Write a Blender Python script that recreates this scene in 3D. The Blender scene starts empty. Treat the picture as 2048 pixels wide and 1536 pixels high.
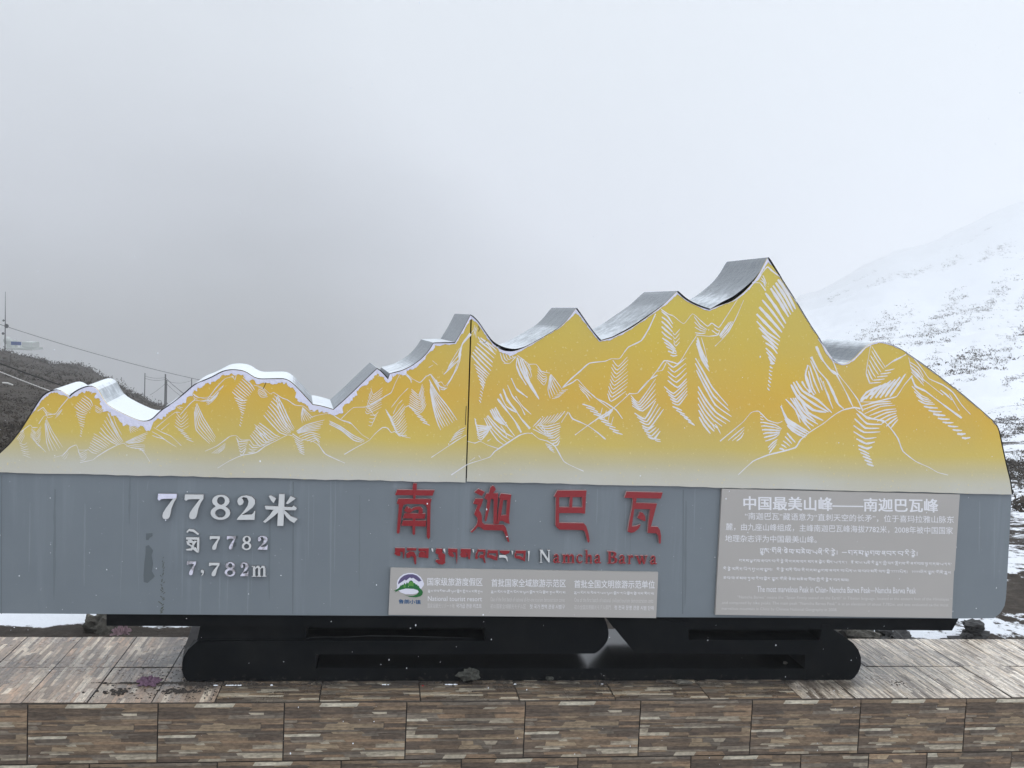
import bpy, bmesh, math, random
import numpy as np
from mathutils import Vector, Matrix, Euler, noise as mnoise
from mathutils.geometry import tessellate_polygon

# ------------------------------------------------------------------ camera
FPX, CX, CY = 2000.0, 1024.0, 768.0
def _n(v): return v/np.linalg.norm(v)
def solve_camera(v1x=770, hc=634, sl=.044, wall_y=5.0):
    hy = lambda x: hc+sl*(x-CX)
    yc = _n(np.array([v1x-CX, -(hy(v1x)-CY), -FPX]))
    a = np.array([-CX, -(hy(0)-CY), -FPX]); b = np.array([2048-CX, -(hy(2048)-CY), -FPX])
    z = _n(np.cross(b, a)); z = z if z[1] > 0 else -z
    x = np.cross(yc, z)
    R = np.array([x, yc, z])
    d = R@np.array([0, -(1401-CY), -FPX])
    return R, -d[2]*wall_y/d[1]
R_, EYE = solve_camera()
def ray(px, py): return R_@np.array([px-CX, -(py-CY), -FPX])
def P(px, py, Y):                       # point of the upright plane at depth Y
    d = ray(px, py); t = Y/d[1]
    return (d[0]*t, Y, EYE+d[2]*t)
def G(px, py, z=0.0):                   # point of the level plane at height z
    d = ray(px, py); t = (z-EYE)/d[2]
    return (d[0]*t, d[1]*t, z)

C = bpy.context.scene.collection
sc = bpy.context.scene
cd = bpy.data.cameras.new('camera'); cam = bpy.data.objects.new('camera', cd); C.objects.link(cam)
cd.sensor_width = 36; cd.lens = FPX/2048*36; cd.clip_end = 6000; cd.clip_start = .05
M = Matrix([list(R_[i])+[0] for i in range(3)]+[[0, 0, 0, 1]]); M[2][3] = EYE
cam.matrix_world = M
sc.camera = cam
sc.cycles.use_denoising = True
sc.cycles.max_bounces = 6; sc.cycles.volume_bounces = 2
sc.cycles.volume_step_rate = 1

# ------------------------------------------------------------------ world: overcast sky
SUN_EL, SUN_AZ = 50, 60
W = bpy.data.worlds.new("World"); sc.world = W; W.use_nodes = True
nt = W.node_tree; nt.nodes.clear()
def N(tree, typ, **kw):
    n = tree.nodes.new(typ)
    for k, v in kw.items():
        if k.startswith('i_'):
            key = k[2:]; n.inputs[int(key) if key.isdigit() else key].default_value = v
        else: setattr(n, k, v)
    return n
def Lk(tree, a, b): tree.links.new(a, b)
def mth(tree, op, a, b=None, clamp=False):
    n = tree.nodes.new('ShaderNodeMath'); n.operation = op; n.use_clamp = clamp
    for i, v in enumerate((a, b)):
        if v is None: continue
        if isinstance(v, (int, float)): n.inputs[i].default_value = v
        else: tree.links.new(v, n.inputs[i])
    return n.outputs[0]
def smooth(tree, x, lo, hi, a, b):
    n = tree.nodes.new('ShaderNodeMapRange'); n.interpolation_type = 'SMOOTHSTEP'
    tree.links.new(x, n.inputs[0])
    for i, v in zip((1, 2, 3, 4), (lo, hi, a, b)): n.inputs[i].default_value = v
    return n.outputs[0]
def mixc(tree, f, a, b, blend='MIX'):
    n = tree.nodes.new('ShaderNodeMix'); n.data_type = 'RGBA'; n.blend_type = blend
    for s, v in ((n.inputs[0], f), (n.inputs[6], a), (n.inputs[7], b)):
        if isinstance(v, (int, float)): s.default_value = v
        elif isinstance(v, tuple): s.default_value = (*v, 1) if len(v) == 3 else v
        else: tree.links.new(v, s)
    return n.outputs[2]
sky = N(nt, 'ShaderNodeTexSky', sky_type='NISHITA', sun_disc=False, sun_elevation=math.radians(SUN_EL), sun_rotation=math.radians(SUN_AZ), altitude=3000)
tc = N(nt, 'ShaderNodeTexCoord'); sep = N(nt, 'ShaderNodeSeparateXYZ'); Lk(nt, tc.outputs['Generated'], sep.inputs[0])
sx, sy, sz = sep.outputs
ns = N(nt, 'ShaderNodeTexNoise', i_Scale=3.0, i_Detail=3.0, i_Roughness=.5)
mp = N(nt, 'ShaderNodeMapping'); mp.inputs['Scale'].default_value = (1, 1, 2.2); Lk(nt, tc.outputs['Generated'], mp.inputs[0]); Lk(nt, mp.outputs[0], ns.inputs['Vector'])
cl = mth(nt, 'MULTIPLY', mth(nt, 'SUBTRACT', ns.outputs[0], .5), .42)
v = mth(nt, 'ADD', smooth(nt, sz, -.02, .30, .46, 1.06), smooth(nt, sx, -.16, .32, 0, .84))
v = mth(nt, 'ADD', v, smooth(nt, sz, .3, .95, 0, .55))
v = mth(nt, 'ADD', v, cl)
bank = mth(nt, 'MULTIPLY', smooth(nt, mth(nt, 'ADD', sz, mth(nt, 'MULTIPLY', ns.outputs[0], .16)), .02, .26, 1, 0), smooth(nt, sx, -.05, .32, 1, 0))
v = mth(nt, 'SUBTRACT', v, mth(nt, 'MULTIPLY', bank, .24))
v = mth(nt, 'MINIMUM', v, mth(nt, 'ADD', smooth(nt, sz, .3, .95, 0, .55), 1.22))
tint = mixc(nt, smooth(nt, sz, 0, .3, 0, 1), (.93, .965, 1.10), (.915, .985, 1.06))
vc = N(nt, 'ShaderNodeCombineXYZ')
for i in range(3): Lk(nt, v, vc.inputs[i])
cloud = mixc(nt, 1.0, tint, vc.outputs[0], 'MULTIPLY')
cloud10 = mixc(nt, 1.0, cloud, (10.0, 10.0, 10.0), 'MULTIPLY')
tot = mixc(nt, .93, sky.outputs[0], cloud10)
bg = N(nt, 'ShaderNodeBackground', i_Strength=.1); Lk(nt, tot, bg.inputs[0])
wo = N(nt, 'ShaderNodeOutputWorld'); Lk(nt, bg.outputs[0], wo.inputs[0])

sd = bpy.data.lights.new('sun', 'SUN'); sd.energy = .6; sd.angle = math.radians(25); sd.color = (1, .97, .93)
so = bpy.data.objects.new('sun', sd); C.objects.link(so)
_a, _e = math.radians(SUN_AZ), math.radians(SUN_EL)
sdir = Vector((math.sin(_a)*math.cos(_e), math.cos(_a)*math.cos(_e), math.sin(_e)))
so.rotation_euler = sdir.to_track_quat('Z', 'Y').to_euler(); so.location = (0, 0, 30)
sc.view_settings.view_transform = 'Standard'; sc.view_settings.look = 'None'
sc.view_settings.exposure = .16; sc.view_settings.gamma = 1; sc.view_settings.use_curve_mapping = False

# ------------------------------------------------------------------ helpers
rnd = random.Random(7); nrs = np.random.RandomState(5)
def tag(o, label=None, cat=None, group=None, kind=None):
    if label: o['label'] = label
    if cat: o['category'] = cat
    if group: o['group'] = group
    if kind: o['kind'] = kind
    return o
def empty(name, loc, label, cat, group=None):
    o = bpy.data.objects.new(name, None); C.objects.link(o); o.location = loc; o.empty_display_size = .1
    return tag(o, label, cat, group)
def wloc(o):
    l = Vector((0, 0, 0))
    while o is not None: l = l+o.location; o = o.parent
    return l
def mk(name, verts, faces, mat, parent=None, smooth=False, loc=None):
    """verts in world coordinates"""
    off = wloc(parent) if parent else Vector((0, 0, 0))
    if loc is not None: off = Vector(loc)
    me = bpy.data.meshes.new(name)
    me.from_pydata([tuple(Vector(v)-off) for v in verts], [], faces)
    mats = mat if isinstance(mat, (list, tuple)) else [mat]
    for m in mats: me.materials.append(m)
    if smooth: me.polygons.foreach_set('use_smooth', [True]*len(me.polygons))
    me.update()
    o = bpy.data.objects.new(name, me); C.objects.link(o)
    if parent: o.parent = parent
    if loc is not None: o.location = loc if not parent else Vector(loc)-wloc(parent)
    return o
class MB:
    def __init__(s): s.v = []; s.f = []; s.m = []
    def add(s, v, f, mi=0):
        n = len(s.v); s.v += list(v); s.f += [tuple(i+n for i in q) for q in f]; s.m += [mi]*len(f)
    def build(s, name, mat, parent=None, smooth=False, loc=None):
        o = mk(name, s.v, s.f, mat, parent, smooth, loc)
        if any(s.m): o.data.polygons.foreach_set('material_index', s.m)
        return o
    def prism(s, outer, y0, y1, holes=(), back=True, side_mi=0, ref=None):
        """outer: pixel outline read on the plane Y=ref (default y0), solid from y0 to y1"""
        ref = y0 if ref is None else ref
        s.prismw([P(a, b, ref) for a, b in outer], y0, y1, [[P(a, b, ref) for a, b in h] for h in holes], back, side_mi)
    def prismw(s, outer, y0, y1, holes=(), back=True, side_mi=0, shift=(0, 0)):
        loops = [list(outer)]+[list(h) for h in holes]
        def area(l): return sum(l[i][0]*l[(i+1) % len(l)][2]-l[(i+1) % len(l)][0]*l[i][2] for i in range(len(l)))/2
        if area(loops[0]) < 0: loops[0].reverse()
        for h in loops[1:]:
            if area(h) > 0: h.reverse()
        flat = [p for l in loops for p in l]
        F = [(p[0], y0, p[2]) for p in flat]; B = [(p[0]+shift[0], y1, p[2]+shift[1]) for p in flat]
        tri = tessellate_polygon([[Vector((p[0], p[2], 0)) for p in l] for l in loops])
        ff = []
        for a, b, c in tri:
            A_ = (flat[b][0]-flat[a][0])*(flat[c][2]-flat[a][2])-(flat[c][0]-flat[a][0])*(flat[b][2]-flat[a][2])
            if abs(A_) < 1e-12: continue
            ff.append((a, b, c) if A_ > 0 else (a, c, b))
        n = len(flat)
        s.add(F, ff)
        base = len(s.v)-n
        if back or y1 != y0:
            s.v += B
            if back: s.f += [(c+n+base, b+n+base, a+n+base) for a, b, c in ff]; s.m += [0]*len(ff)
            k = 0
            for l in loops:
                m = len(l)
                for i in range(m):
                    a, b = k+i, k+(i+1) % m
                    s.f.append((a+base, a+n+base, b+n+base, b+base)); s.m.append(side_mi)
                k += m
def box(mb, x0, x1, y0, y1, z0, z1, mi=0):
    v = [(x, y, z) for x in (x0, x1) for y in (y0, y1) for z in (z0, z1)]
    mb.add(v, [(0, 1, 3, 2), (4, 6, 7, 5), (0, 4, 5, 1), (2, 3, 7, 6), (0, 2, 6, 4), (1, 5, 7, 3)], mi)
def tube(mb, pts, r, n=6, mi=0):
    pts = [Vector(p) for p in pts]; rings = []
    for i, p in enumerate(pts):
        d = (pts[min(i+1, len(pts)-1)]-pts[max(i-1, 0)]).normalized()
        u = d.cross(Vector((0, 0, 1)));  u = u if u.length > 1e-3 else Vector((1, 0, 0)); u.normalize(); w = d.cross(u)
        rr = r[i] if isinstance(r, (list, tuple)) else r
        rings.append([p+(u*math.cos(2*math.pi*k/n)+w*math.sin(2*math.pi*k/n))*rr for k in range(n)])
    v = [q for rg in rings for q in rg]; f = []
    for i in range(len(pts)-1):
        for k in range(n):
            a, b = i*n+k, i*n+(k+1) % n; f.append((a, b, b+n, a+n))
    f.append(tuple(range(n))[::-1]); f.append(tuple((len(pts)-1)*n+k for k in range(n)))
    mb.add(v, f, mi)

# ------------------------------------------------------------------ materials
def lin(c):
    return tuple(((x/255)/12.92 if x/255 <= .04045 else ((x/255+.055)/1.055)**2.4) for x in c)
def mat(name, col=(.5, .5, .5), rough=.6, spec=.4, metal=0.0):
    m = bpy.data.materials.new(name); m.use_nodes = True; t = m.node_tree; b = t.nodes['Principled BSDF']
    b.inputs['Base Color'].default_value = (*col, 1); b.inputs['Roughness'].default_value = rough
    b.inputs['Specular IOR Level'].default_value = spec; b.inputs['Metallic'].default_value = metal
    return m, t, b
def noisetex(t, scale, detail=4, rough=.55, vec=None, sc3=None, dist=0):
    n = N(t, 'ShaderNodeTexNoise', i_Scale=scale, i_Detail=float(detail), i_Roughness=rough, i_Distortion=dist)
    if vec is None:
        g = N(t, 'ShaderNodeNewGeometry'); vec = g.outputs['Position']
    if sc3:
        m = N(t, 'ShaderNodeMapping'); m.inputs['Scale'].default_value = sc3; Lk(t, vec, m.inputs[0]); vec = m.outputs[0]
    Lk(t, vec, n.inputs['Vector']); return n.outputs[0]
def ramp(t, x, stops, interp='LINEAR'):
    r = N(t, 'ShaderNodeValToRGB'); r.color_ramp.interpolation = interp
    while len(r.color_ramp.elements) < len(stops): r.color_ramp.elements.new(.5)
    for e, (p, c) in zip(r.color_ramp.elements, stops):
        e.position = p; e.color = (*c, 1) if not isinstance(c, (int, float)) else (c, c, c, 1)
    Lk(t, x, r.inputs[0]); return r.outputs[0]
def bump(t, b, h, strength=.3, dist=.01):
    n = N(t, 'ShaderNodeBump', i_Strength=strength, i_Distance=dist); Lk(t, h, n.inputs['Height']); Lk(t, n.outputs[0], b.inputs['Normal'])

# grey painted panel
m_grey, t, b = mat('grey_blue_paint', (.2, .2, .2), .5, .35)
st = noisetex(t, 1, 6, .6, sc3=(9, 1, .55)); st2 = noisetex(t, 1, 4, .6, sc3=(60, 1, 1.6)); bl = noisetex(t, 2.3, 4, .6)
g1 = mixc(t, ramp(t, bl, [(.3, 0.0), (.7, 1.0)]), (.180, .205, .225), (.202, .229, .248))
g2 = mixc(t, ramp(t, st, [(.56, 0.0), (.72, .5)]), g1, (.26, .295, .325))
g3 = mixc(t, ramp(t, st2, [(.62, 0.0), (.78, .22)]), g2, (.14, .165, .185))
sp = noisetex(t, 55, 2, .5); g4 = mixc(t, ramp(t, sp, [(.74, 0.0), (.78, .5)]), g3, (.42, .45, .48))
Lk(t, g4, b.inputs['Base Color']); Lk(t, ramp(t, bl, [(.3, .42), (.7, .6)]), b.inputs['Roughness'])
bump(t, b, noisetex(t, 3, 3), .12, .01)
# yellow print
m_yel, t, b = mat('yellow_gradient_print', (.6, .4, .1), .5, .35)
g = N(t, 'ShaderNodeNewGeometry'); s = N(t, 'ShaderNodeSeparateXYZ'); Lk(t, g.outputs['Position'], s.inputs[0])
wav = noisetex(t, .9, 3, .5)
hgt = mth(t, 'ADD', mth(t, 'MULTIPLY', mth(t, 'SUBTRACT', s.outputs[2], 1.09), 1/1.3), mth(t, 'MULTIPLY', mth(t, 'SUBTRACT', wav, .5), .07))
GR = [(0, (208, 207, 202)), (.05, (207, 205, 192)), (.10, (208, 198, 156)), (.17, (210, 194, 124)), (.26, (213, 187, 102)), (.36, (217, 182, 84)), (.48, (214, 186, 90)), (.62, (210, 190, 98)), (.85, (208, 195, 106))]
yc = ramp(t, hgt, [(p, tuple(min(1, c*k_) for c, k_ in zip(lin(q), (1.06, .965, .62) if p > .12 else (.97, .96, .93)))) for p, q in GR])
fade = noisetex(t, 1.6, 5, .6)
yc2 = mixc(t, ramp(t, fade, [(.35, 0.0), (.8, .35)]), yc, (.50, .42, .20))
spk = noisetex(t, 60, 2, .6); yc3 = mixc(t, ramp(t, spk, [(.655, 0.0), (.73, .7)]), yc2, (.78, .66, .30))
Lk(t, yc3, b.inputs['Base Color']); bump(t, b, spk, .15, .004)
m_line, t, b = mat('pale_grey_print', lin((222, 218, 222)), .5, .3)
Lk(t, mixc(t, noisetex(t, 14, 4), (.72, .70, .70), (.88, .86, .87)), b.inputs['Base Color'])
m_core, t, b = mat('dark_sheet_steel', (.012, .014, .017), .6, .2)
m_black, t, b = mat('black_painted_steel', (.012, .014, .016), .5, .06)
nb = noisetex(t, 6, 5); gz = N(t, 'ShaderNodeNewGeometry'); sz_ = N(t, 'ShaderNodeSeparateXYZ'); Lk(t, gz.outputs['Position'], sz_.inputs[0])
splash = smooth(t, mth(t, 'ADD', noisetex(t, 38, 6, .7), smooth(t, sz_.outputs[2], 0, .10, .13, -.04)), .66, .76, 0, .32)
dust = ramp(t, noisetex(t, 3.5, 6, .65), [(.45, 0.0), (.8, .5)])
kb = mixc(t, nb, (.003, .0035, .004), (.007, .0085, .010)); kb = mixc(t, dust, kb, (.018, .018, .017))
Lk(t, mixc(t, splash, kb, (.075, .066, .056)), b.inputs['Base Color']); Lk(t, ramp(t, nb, [(.3, .45), (.7, .65)]), b.inputs['Roughness'])
m_blackgloss, t, b = mat('wet_black_steel', (.007, .008, .009), .16, .45)
m_facet, t, b = mat('lit_black_steel_edge', (.022, .023, .024), .55, .25)  # black steel painted lighter, as if the end facet caught the sky
# galvanised cap with snow on its flatter stretches
m_cap, t, b = mat('frosted_sheet_metal', (.3, .3, .3), .45, .5)
g = N(t, 'ShaderNodeNewGeometry'); s = N(t, 'ShaderNodeSeparateXYZ'); Lk(t, g.outputs['Normal'], s.inputs[0])
frost = noisetex(t, 16, 6, .7)
px_ = N(t, 'ShaderNodeSeparateXYZ'); Lk(t, g.outputs['Position'], px_.inputs[0])
leftness = smooth(t, px_.outputs[0], -1.0, .1, .42, 0)
amt = mth(t, 'ADD', mth(t, 'ADD', smooth(t, mth(t, 'ABSOLUTE', s.outputs[2]), .55, .97, 0, .62), leftness), mth(t, 'MULTIPLY', mth(t, 'SUBTRACT', frost, .5), .8))
metal = mixc(t, noisetex(t, 40, 4), (.16, .18, .20), (.30, .32, .34))
Lk(t, mixc(t, smooth(t, amt, .2, .75, 0, 1), metal, (.80, .83, .86)), b.inputs['Base Color'])
Lk(t, smooth(t, amt, .2, .7, .35, .9), b.inputs['Roughness']); bump(t, b, mth(t, 'ADD', frost, noisetex(t, 5, 4)), .5, .02)
m_snow, t, b = mat('snow', (.86, .88, .92), .8, .3)
bump(t, b, noisetex(t, 30, 5), .4, .02)
m_rim, t, b = mat('packed_snow_rim', (.80, .79, .93), .8, .3); bump(t, b, noisetex(t, 60, 4), .5, .01)
m_red, t, b = mat('crimson_enamel', (.33, .012, .028), .38, .5)
Lk(t, mixc(t, noisetex(t, 9, 5), (.21, .006, .010), (.32, .009, .015)), b.inputs['Base Color'])
m_rededge, t, b = mat('bare_pinkish_edge', (.50, .33, .32), .5, .4)
m_white, t, b = mat('weathered_white_enamel', (.72, .72, .70), .45, .4)
Lk(t, mixc(t, noisetex(t, 12, 5), (.56, .57, .57), (.76, .76, .74)), b.inputs['Base Color'])
m_whiteedge, t, b = mat('stained_letter_edge', (.22, .21, .21), .5, .4)
m_chip, t, b = mat('peeled_white_letter', (.55, .53, .60), .5, .4)
Lk(t, mixc(t, ramp(t, noisetex(t, 45, 5), [(.45, 0.0), (.6, 1.0)]), (.74, .72, .82), (.36, .34, .36)), b.inputs['Base Color'])
m_board, t, b = mat('greige_board', (.44, .42, .41), .55, .3)
Lk(t, mixc(t, noisetex(t, 2.5, 5), (.42, .395, .37), (.48, .452, .42)), b.inputs['Base Color'])
m_print, t, b = mat('white_print', (.82, .81, .83), .5, .3)
m_printdim, t, b = mat('worn_white_print', (.66, .64, .62), .5, .3)
m_purple, t, b = mat('purple_print', lin((98, 88, 125)), .5, .3)
m_logow, t, b = mat('logo_white_print', (.78, .77, .86), .5, .3)
m_green, t, b = mat('green_print', lin((45, 110, 60)), .5, .3)
m_green2, t, b = mat('leaf_green_print', lin((92, 150, 70)), .5, .3)
m_blue, t, b = mat('blue_print', lin((35, 85, 130)), .5, .3)
m_stain, t, b = mat('dark_paint_patch', (.125, .145, .155), .5, .3)
m_rust, t, b = mat('rust_run', lin((74, 76, 52)), .8, .2)
m_grout, t, b = mat('cement_grout', (.05, .046, .042), .9, .2)
Lk(t, mixc(t, noisetex(t, 20, 5), (.03, .028, .026), (.09, .082, .075)), b.inputs['Base Color'])
def tile_mat(name, rough0, rough1, wet):
    m, t, b = mat(name, (.3, .3, .3), .5, .8 if wet else .4)
    at = N(t, 'ShaderNodeAttribute', attribute_name='strip_color')
    tcn = N(t, 'ShaderNodeTexCoord')
    gr = noisetex(t, 1, 6, .7, vec=tcn.outputs['Object'], sc3=(14, 14, 190))
    gr2 = noisetex(t, 1, 5, .6, vec=tcn.outputs['Object'], sc3=(40, 40, 90))
    pat = noisetex(t, 3.0, 5, .6)
    c = mixc(t, .14 if wet else .2, at.outputs['Color'], (.17, .142, .115))
    c = mixc(t, 1.0, c, ramp(t, gr, [(.28, .6), (.5, 1.0), (.72, 1.4)]), 'MULTIPLY')
    c = mixc(t, 1.0, c, ramp(t, gr2, [(.3, .7), (.55, 1.05), (.75, 1.25)]), 'MULTIPLY')
    c = mixc(t, 1.0, c, ramp(t, pat, [(.3, .78), (.7, 1.15)]), 'MULTIPLY')
    if wet:   # a thin film of dried mud over the ledge
        mud = ramp(t, noisetex(t, 2.2, 7, .7), [(.54, 0.0), (.70, .45)])
        gp_n = N(t, 'ShaderNodeNewGeometry'); sp_n = N(t, 'ShaderNodeSeparateXYZ'); Lk(t, gp_n.outputs['Position'], sp_n.inputs[0])
        foot = mth(t, 'MULTIPLY', mth(t, 'MULTIPLY', smooth(t, sp_n.outputs[1], 5.06, 5.26, 0, 1), smooth(t, sp_n.outputs[0], -1.5, -.95, 0, 1)), smooth(t, sp_n.outputs[0], 2.65, 3.0, 1, 0))
        silt = mth(t, 'MULTIPLY', foot, ramp(t, noisetex(t, 9, 7, .7), [(.34, .15), (.55, 1.0)]))
        c = mixc(t, mud, c, (.13, .112, .098))
        c = mixc(t, silt, c, (.055, .047, .041))
    Lk(t, c, b.inputs['Base Color'])
    Lk(t, ramp(t, pat, [(.3, rough0), (.7, rough1)]), b.inputs['Roughness'])
    bump(t, b, gr, .35, .004)
    return m
m_tile = tile_mat('stacked_stone_print_tile', .55, .75, False)
m_toptile = tile_mat('damp_stone_print_tile', .2, .4, True)
m_rock, t, b = mat('grey_rock', (.15, .14, .12), .85, .25)
rk = noisetex(t, 18, 7, .7); Lk(t, ramp(t, rk, [(.3, (.05, .048, .042)), (.55, (.14, .13, .11)), (.75, (.26, .24, .20))]), b.inputs['Base Color']); bump(t, b, rk, .7, .02)
m_darkrock, t, b = mat('dark_rock', (.05, .05, .05), .8, .3)
Lk(t, ramp(t, noisetex(t, 14, 7, .7), [(.3, (.018, .018, .02)), (.7, (.09, .088, .085))]), b.inputs['Base Color'])
m_mossrock, t, b = mat('dark_mossy_rock', (.05, .05, .045), .85, .2)
Lk(t, ramp(t, noisetex(t, 40, 7, .7), [(.3, (.02, .02, .018)), (.7, (.10, .10, .085))]), b.inputs['Base Color'])
m_mud, t, b = mat('mud_crumbs', (.05, .043, .038), .9, .2)
m_pink, t, b = mat('faded_pink_cloth', lin((110, 86, 102)), .85, .2)
m_pale, t, b = mat('pale_pink_cloth', lin((150, 126, 132)), .85, .2)
m_paper, t, b = mat('white_scrap', (.75, .75, .75), .7, .2)
m_shrub, t, b = mat('dry_scrub', (.05, .048, .038), .9, .15)
Lk(t, ramp(t, noisetex(t, .7, 4), [(.35, (.034, .028, .023)), (.65, (.085, .070, .055))]), b.inputs['Base Color'])
m_pole, t, b = mat('dark_pole', (.035, .035, .04), .7, .3)
m_cable_d, t, b = mat('black_cable', (.012, .012, .012), .6, .3)
m_cable_g, t, b = mat('grey_cable', (.12, .12, .13), .6, .3)
m_cable_w, t, b = mat('white_cable', (.65, .63, .6), .6, .3)
m_hut, t, b = mat('pale_hut_wall', (.55, .57, .55), .8, .2)
m_bluep, t, b = mat('blue_sheet', lin((60, 85, 140)), .6, .3)

# terrain material: snow cover amount is stored per vertex, broken up by noise
m_ter, t, b = mat('hillside', (.2, .2, .2), .9, .2)
at = N(t, 'ShaderNodeAttribute', attribute_name='snow_cover')
n1 = noisetex(t, .35, 9, .72); n2 = noisetex(t, 5, 8, .7); n3 = noisetex(t, .05, 6, .6)
sn = mth(t, 'ADD', mth(t, 'ADD', at.outputs['Fac'], mth(t, 'MULTIPLY', mth(t, 'SUBTRACT', n2, .5), 1.1)), mth(t, 'MULTIPLY', mth(t, 'SUBTRACT', n1, .5), 1.3))
soil = ramp(t, n2, [(.3, (.022, .018, .015)), (.5, (.052, .042, .034)), (.7, (.10, .084, .068))])
soil = mixc(t, ramp(t, n1, [(.4, 0.0), (.7, .6)]), soil, (.06, .047, .036))
Lk(t, mixc(t, smooth(t, sn, .47, .55, 0, 1), soil, (.84, .86, .90)), b.inputs['Base Color'])
bump(t, b, n2, .8, .06)

# ------------------------------------------------------------------ terrain
HY = lambda x: 634+.044*(x-1024)
Ds = [0, 3, 5.9, 6.04, 8, 12, 16, 25, 40, 60, 90, 130, 165, 200, 240, 320, 400, 600, 900]
cols = {
 -900: [-1.3, -1.3, -1.0, -.15, -.1, -.2, -.4, -.8, -1.0, -1.5, -2, -3, -9, -16, -26, -40, -60, -120, -200],
 0:    [-1.3, -1.3, -1.0, -.06, -.10, -.25, -.42, -.95, -1.75, -2.6, -3.8, -5.1, -12, -20, -30, -45, -70, -130, -210],
 150:  [-1.3, -1.3, -1.0, -.06, -.10, -.25, -.45, -1.05, -2.0, -3.15, -4.9, -6.9, -14, -22, -32, -50, -75, -140, -220],
 350:  [-1.3, -1.3, -1.0, -.06, -.12, -.28, -.55, -1.3, -2.7, -4.6, -8.0, -12.0, -20, -28, -38, -60, -85, -150, -230],
 500:  [-1.3, -1.3, -1.0, -.06, -.15, -.35, -.7, -1.6, -4, -7.5, -13, -20, -27, -36, -48, -70, -95, -150, -230],
 1024: [-1.3, -1.3, -1.0, -.06, -.15, -.4, -.9, -2.2, -5, -9, -16, -26, -34, -43, -55, -75, -95, -150, -230],
 1450: [-1.3, -1.3, -1.0, -.06, -.15, -.5, -1.1, -2.6, -5, -7, -11, -15, -18, -20, -22, -26, -30, -40, -55],
 1600: [-1.3, -1.3, -1.0, -.06, -.12, -.5, -1.1, -2.6, -4.2, -5, -4.2, -2.4, -.6, 1.6, 4, 8, 12.5, 20, 31],
 1800: [-1.3, -1.3, -1.0, -.06, -.05, -.35, -.9, -2.0, -3.1, -3.2, -1.8, 1.6, 4.8, 9.0, 13.5, 22.5, 32, 53, 82],
 2048: [-1.3, -1.3, -1.0, -.05, .02, -.25, -.7, -1.4, -2.05, -1.7, .2, 5.2, 10.2, 16.5, 24, 38.5, 55, 88, 137],
 3000: [-1.3, -1.3, -1.0, -.05, .1, 0, -.3, -.4, .5, 3, 7, 16, 26, 38, 50, 78, 108, 170, 262],
}
ck = sorted(cols)
def ray_u(px):   # horizontal direction (x/y slope) of the column px at horizon height
    d = ray(px, HY(px)); return d[0]/d[1]
cu = np.array([math.atan(ray_u(k)) if k < 2900 else math.atan(ray_u(k)) for k in ck])
cz = np.array([cols[k] for k in ck])
cosu = np.cos(cu)
def terrain_z(x, y):
    az = np.arctan2(x, y); D = np.hypot(x, y)*np.cos(np.clip(az, cu[0], cu[-1]))
    D = np.clip(D, 0, 899)
    ia = np.interp(az, cu, np.arange(len(ck))); i0 = np.clip(ia.astype(int), 0, len(ck)-2); fa = ia-i0; fa = fa*fa*(3-2*fa)*.5+fa*.5
    idn = np.interp(D, Ds, np.arange(len(Ds))); j0 = np.clip(idn.astype(int), 0, len(Ds)-2); fd = idn-j0
    z0 = cz[i0, j0]*(1-fd)+cz[i0, j0+1]*fd; z1 = cz[i0+1, j0]*(1-fd)+cz[i0+1, j0+1]*fd
    return z0*(1-fa)+z1*fa
def fbm(x, y, s, o=4):
    return np.array([mnoise.fractal(Vector((a*s, b*s, 3.1)), .9, 2.1, o) for a, b in zip(x, y)])
Dg = np.concatenate([np.array([0, 2, 4]), np.linspace(6.0, 6.8, 24), np.linspace(6.85, 9, 30), np.geomspace(9.2, 60, 90), np.geomspace(61, 895, 150)])
azg = np.concatenate([np.radians(np.linspace(-75, -24, 14)), np.radians(np.linspace(-23, 36, 330)), np.radians(np.linspace(38, 80, 16))])
AZ, DD = np.meshgrid(azg, Dg)
AZc = np.clip(AZ, cu[0], cu[-1]); DR = DD/np.cos(AZc)
X_ = (DR*np.sin(AZ)).ravel(); Y_ = (DR*np.cos(AZ)).ravel(); Dr = DD.ravel()
Z_ = terrain_z(X_, Y_)
nz = fbm(X_, Y_, .12); nz2 = fbm(X_, Y_, 1.3, 3); nz3 = fbm(X_, Y_, .012, 3)
amp = np.where(Dr < 6, 0, np.clip((Dr-6)*.02, 0, 1.6))
near = np.clip((Dr-6.05)*1.0, 0, 1)
Z_ = Z_+nz*amp*.55+nz2*.035*near*np.clip(40/np.maximum(Dr, 1), 0, 1)+nz3*np.clip((Dr-60)*.012, 0, 5)*(AZ.ravel() > .3)
Z_ = np.where((Y_ < 5.99), np.minimum(Z_, -1.2), Z_)
# nothing rises through the ledge
near_wall = (Y_ > 5.9) & (Y_ < 6.5); Z_ = np.where(near_wall, np.minimum(Z_, -.015), Z_)
nr, nc = DD.shape
faces = [(i*nc+j, i*nc+j+1, (i+1)*nc+j+1, (i+1)*nc+j) for i in range(nr-1) for j in range(nc-1)]
faces = [f[::-1] for f in faces]
ter = mk('ground', list(zip(X_, Y_, Z_)), faces, m_ter, smooth=True); tag(ter, 'mountain ground falling away behind the monument, brown on the left and snow covered on the right', None, None, 'structure')
azr = AZ.ravel()
sr = np.interp(azr, [math.atan(ray_u(500)), math.atan(ray_u(1450)), math.atan(ray_u(1650))], [0, .4, 1])
snow_far = np.interp(Dr, [6, 6.5, 6.9, 7.4, 8, 12, 20, 30, 60, 120, 300], [.46, .46, .26, .34, .60, .62, .52, .58, .78, .95, 1.4])
left_near = np.interp(Dr, [6.0, 6.34, 6.42, 6.5, 7.2, 9, 12], [-.2, .2, .48, .72, .95, .45, -.2])
left_far = -.45
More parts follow.
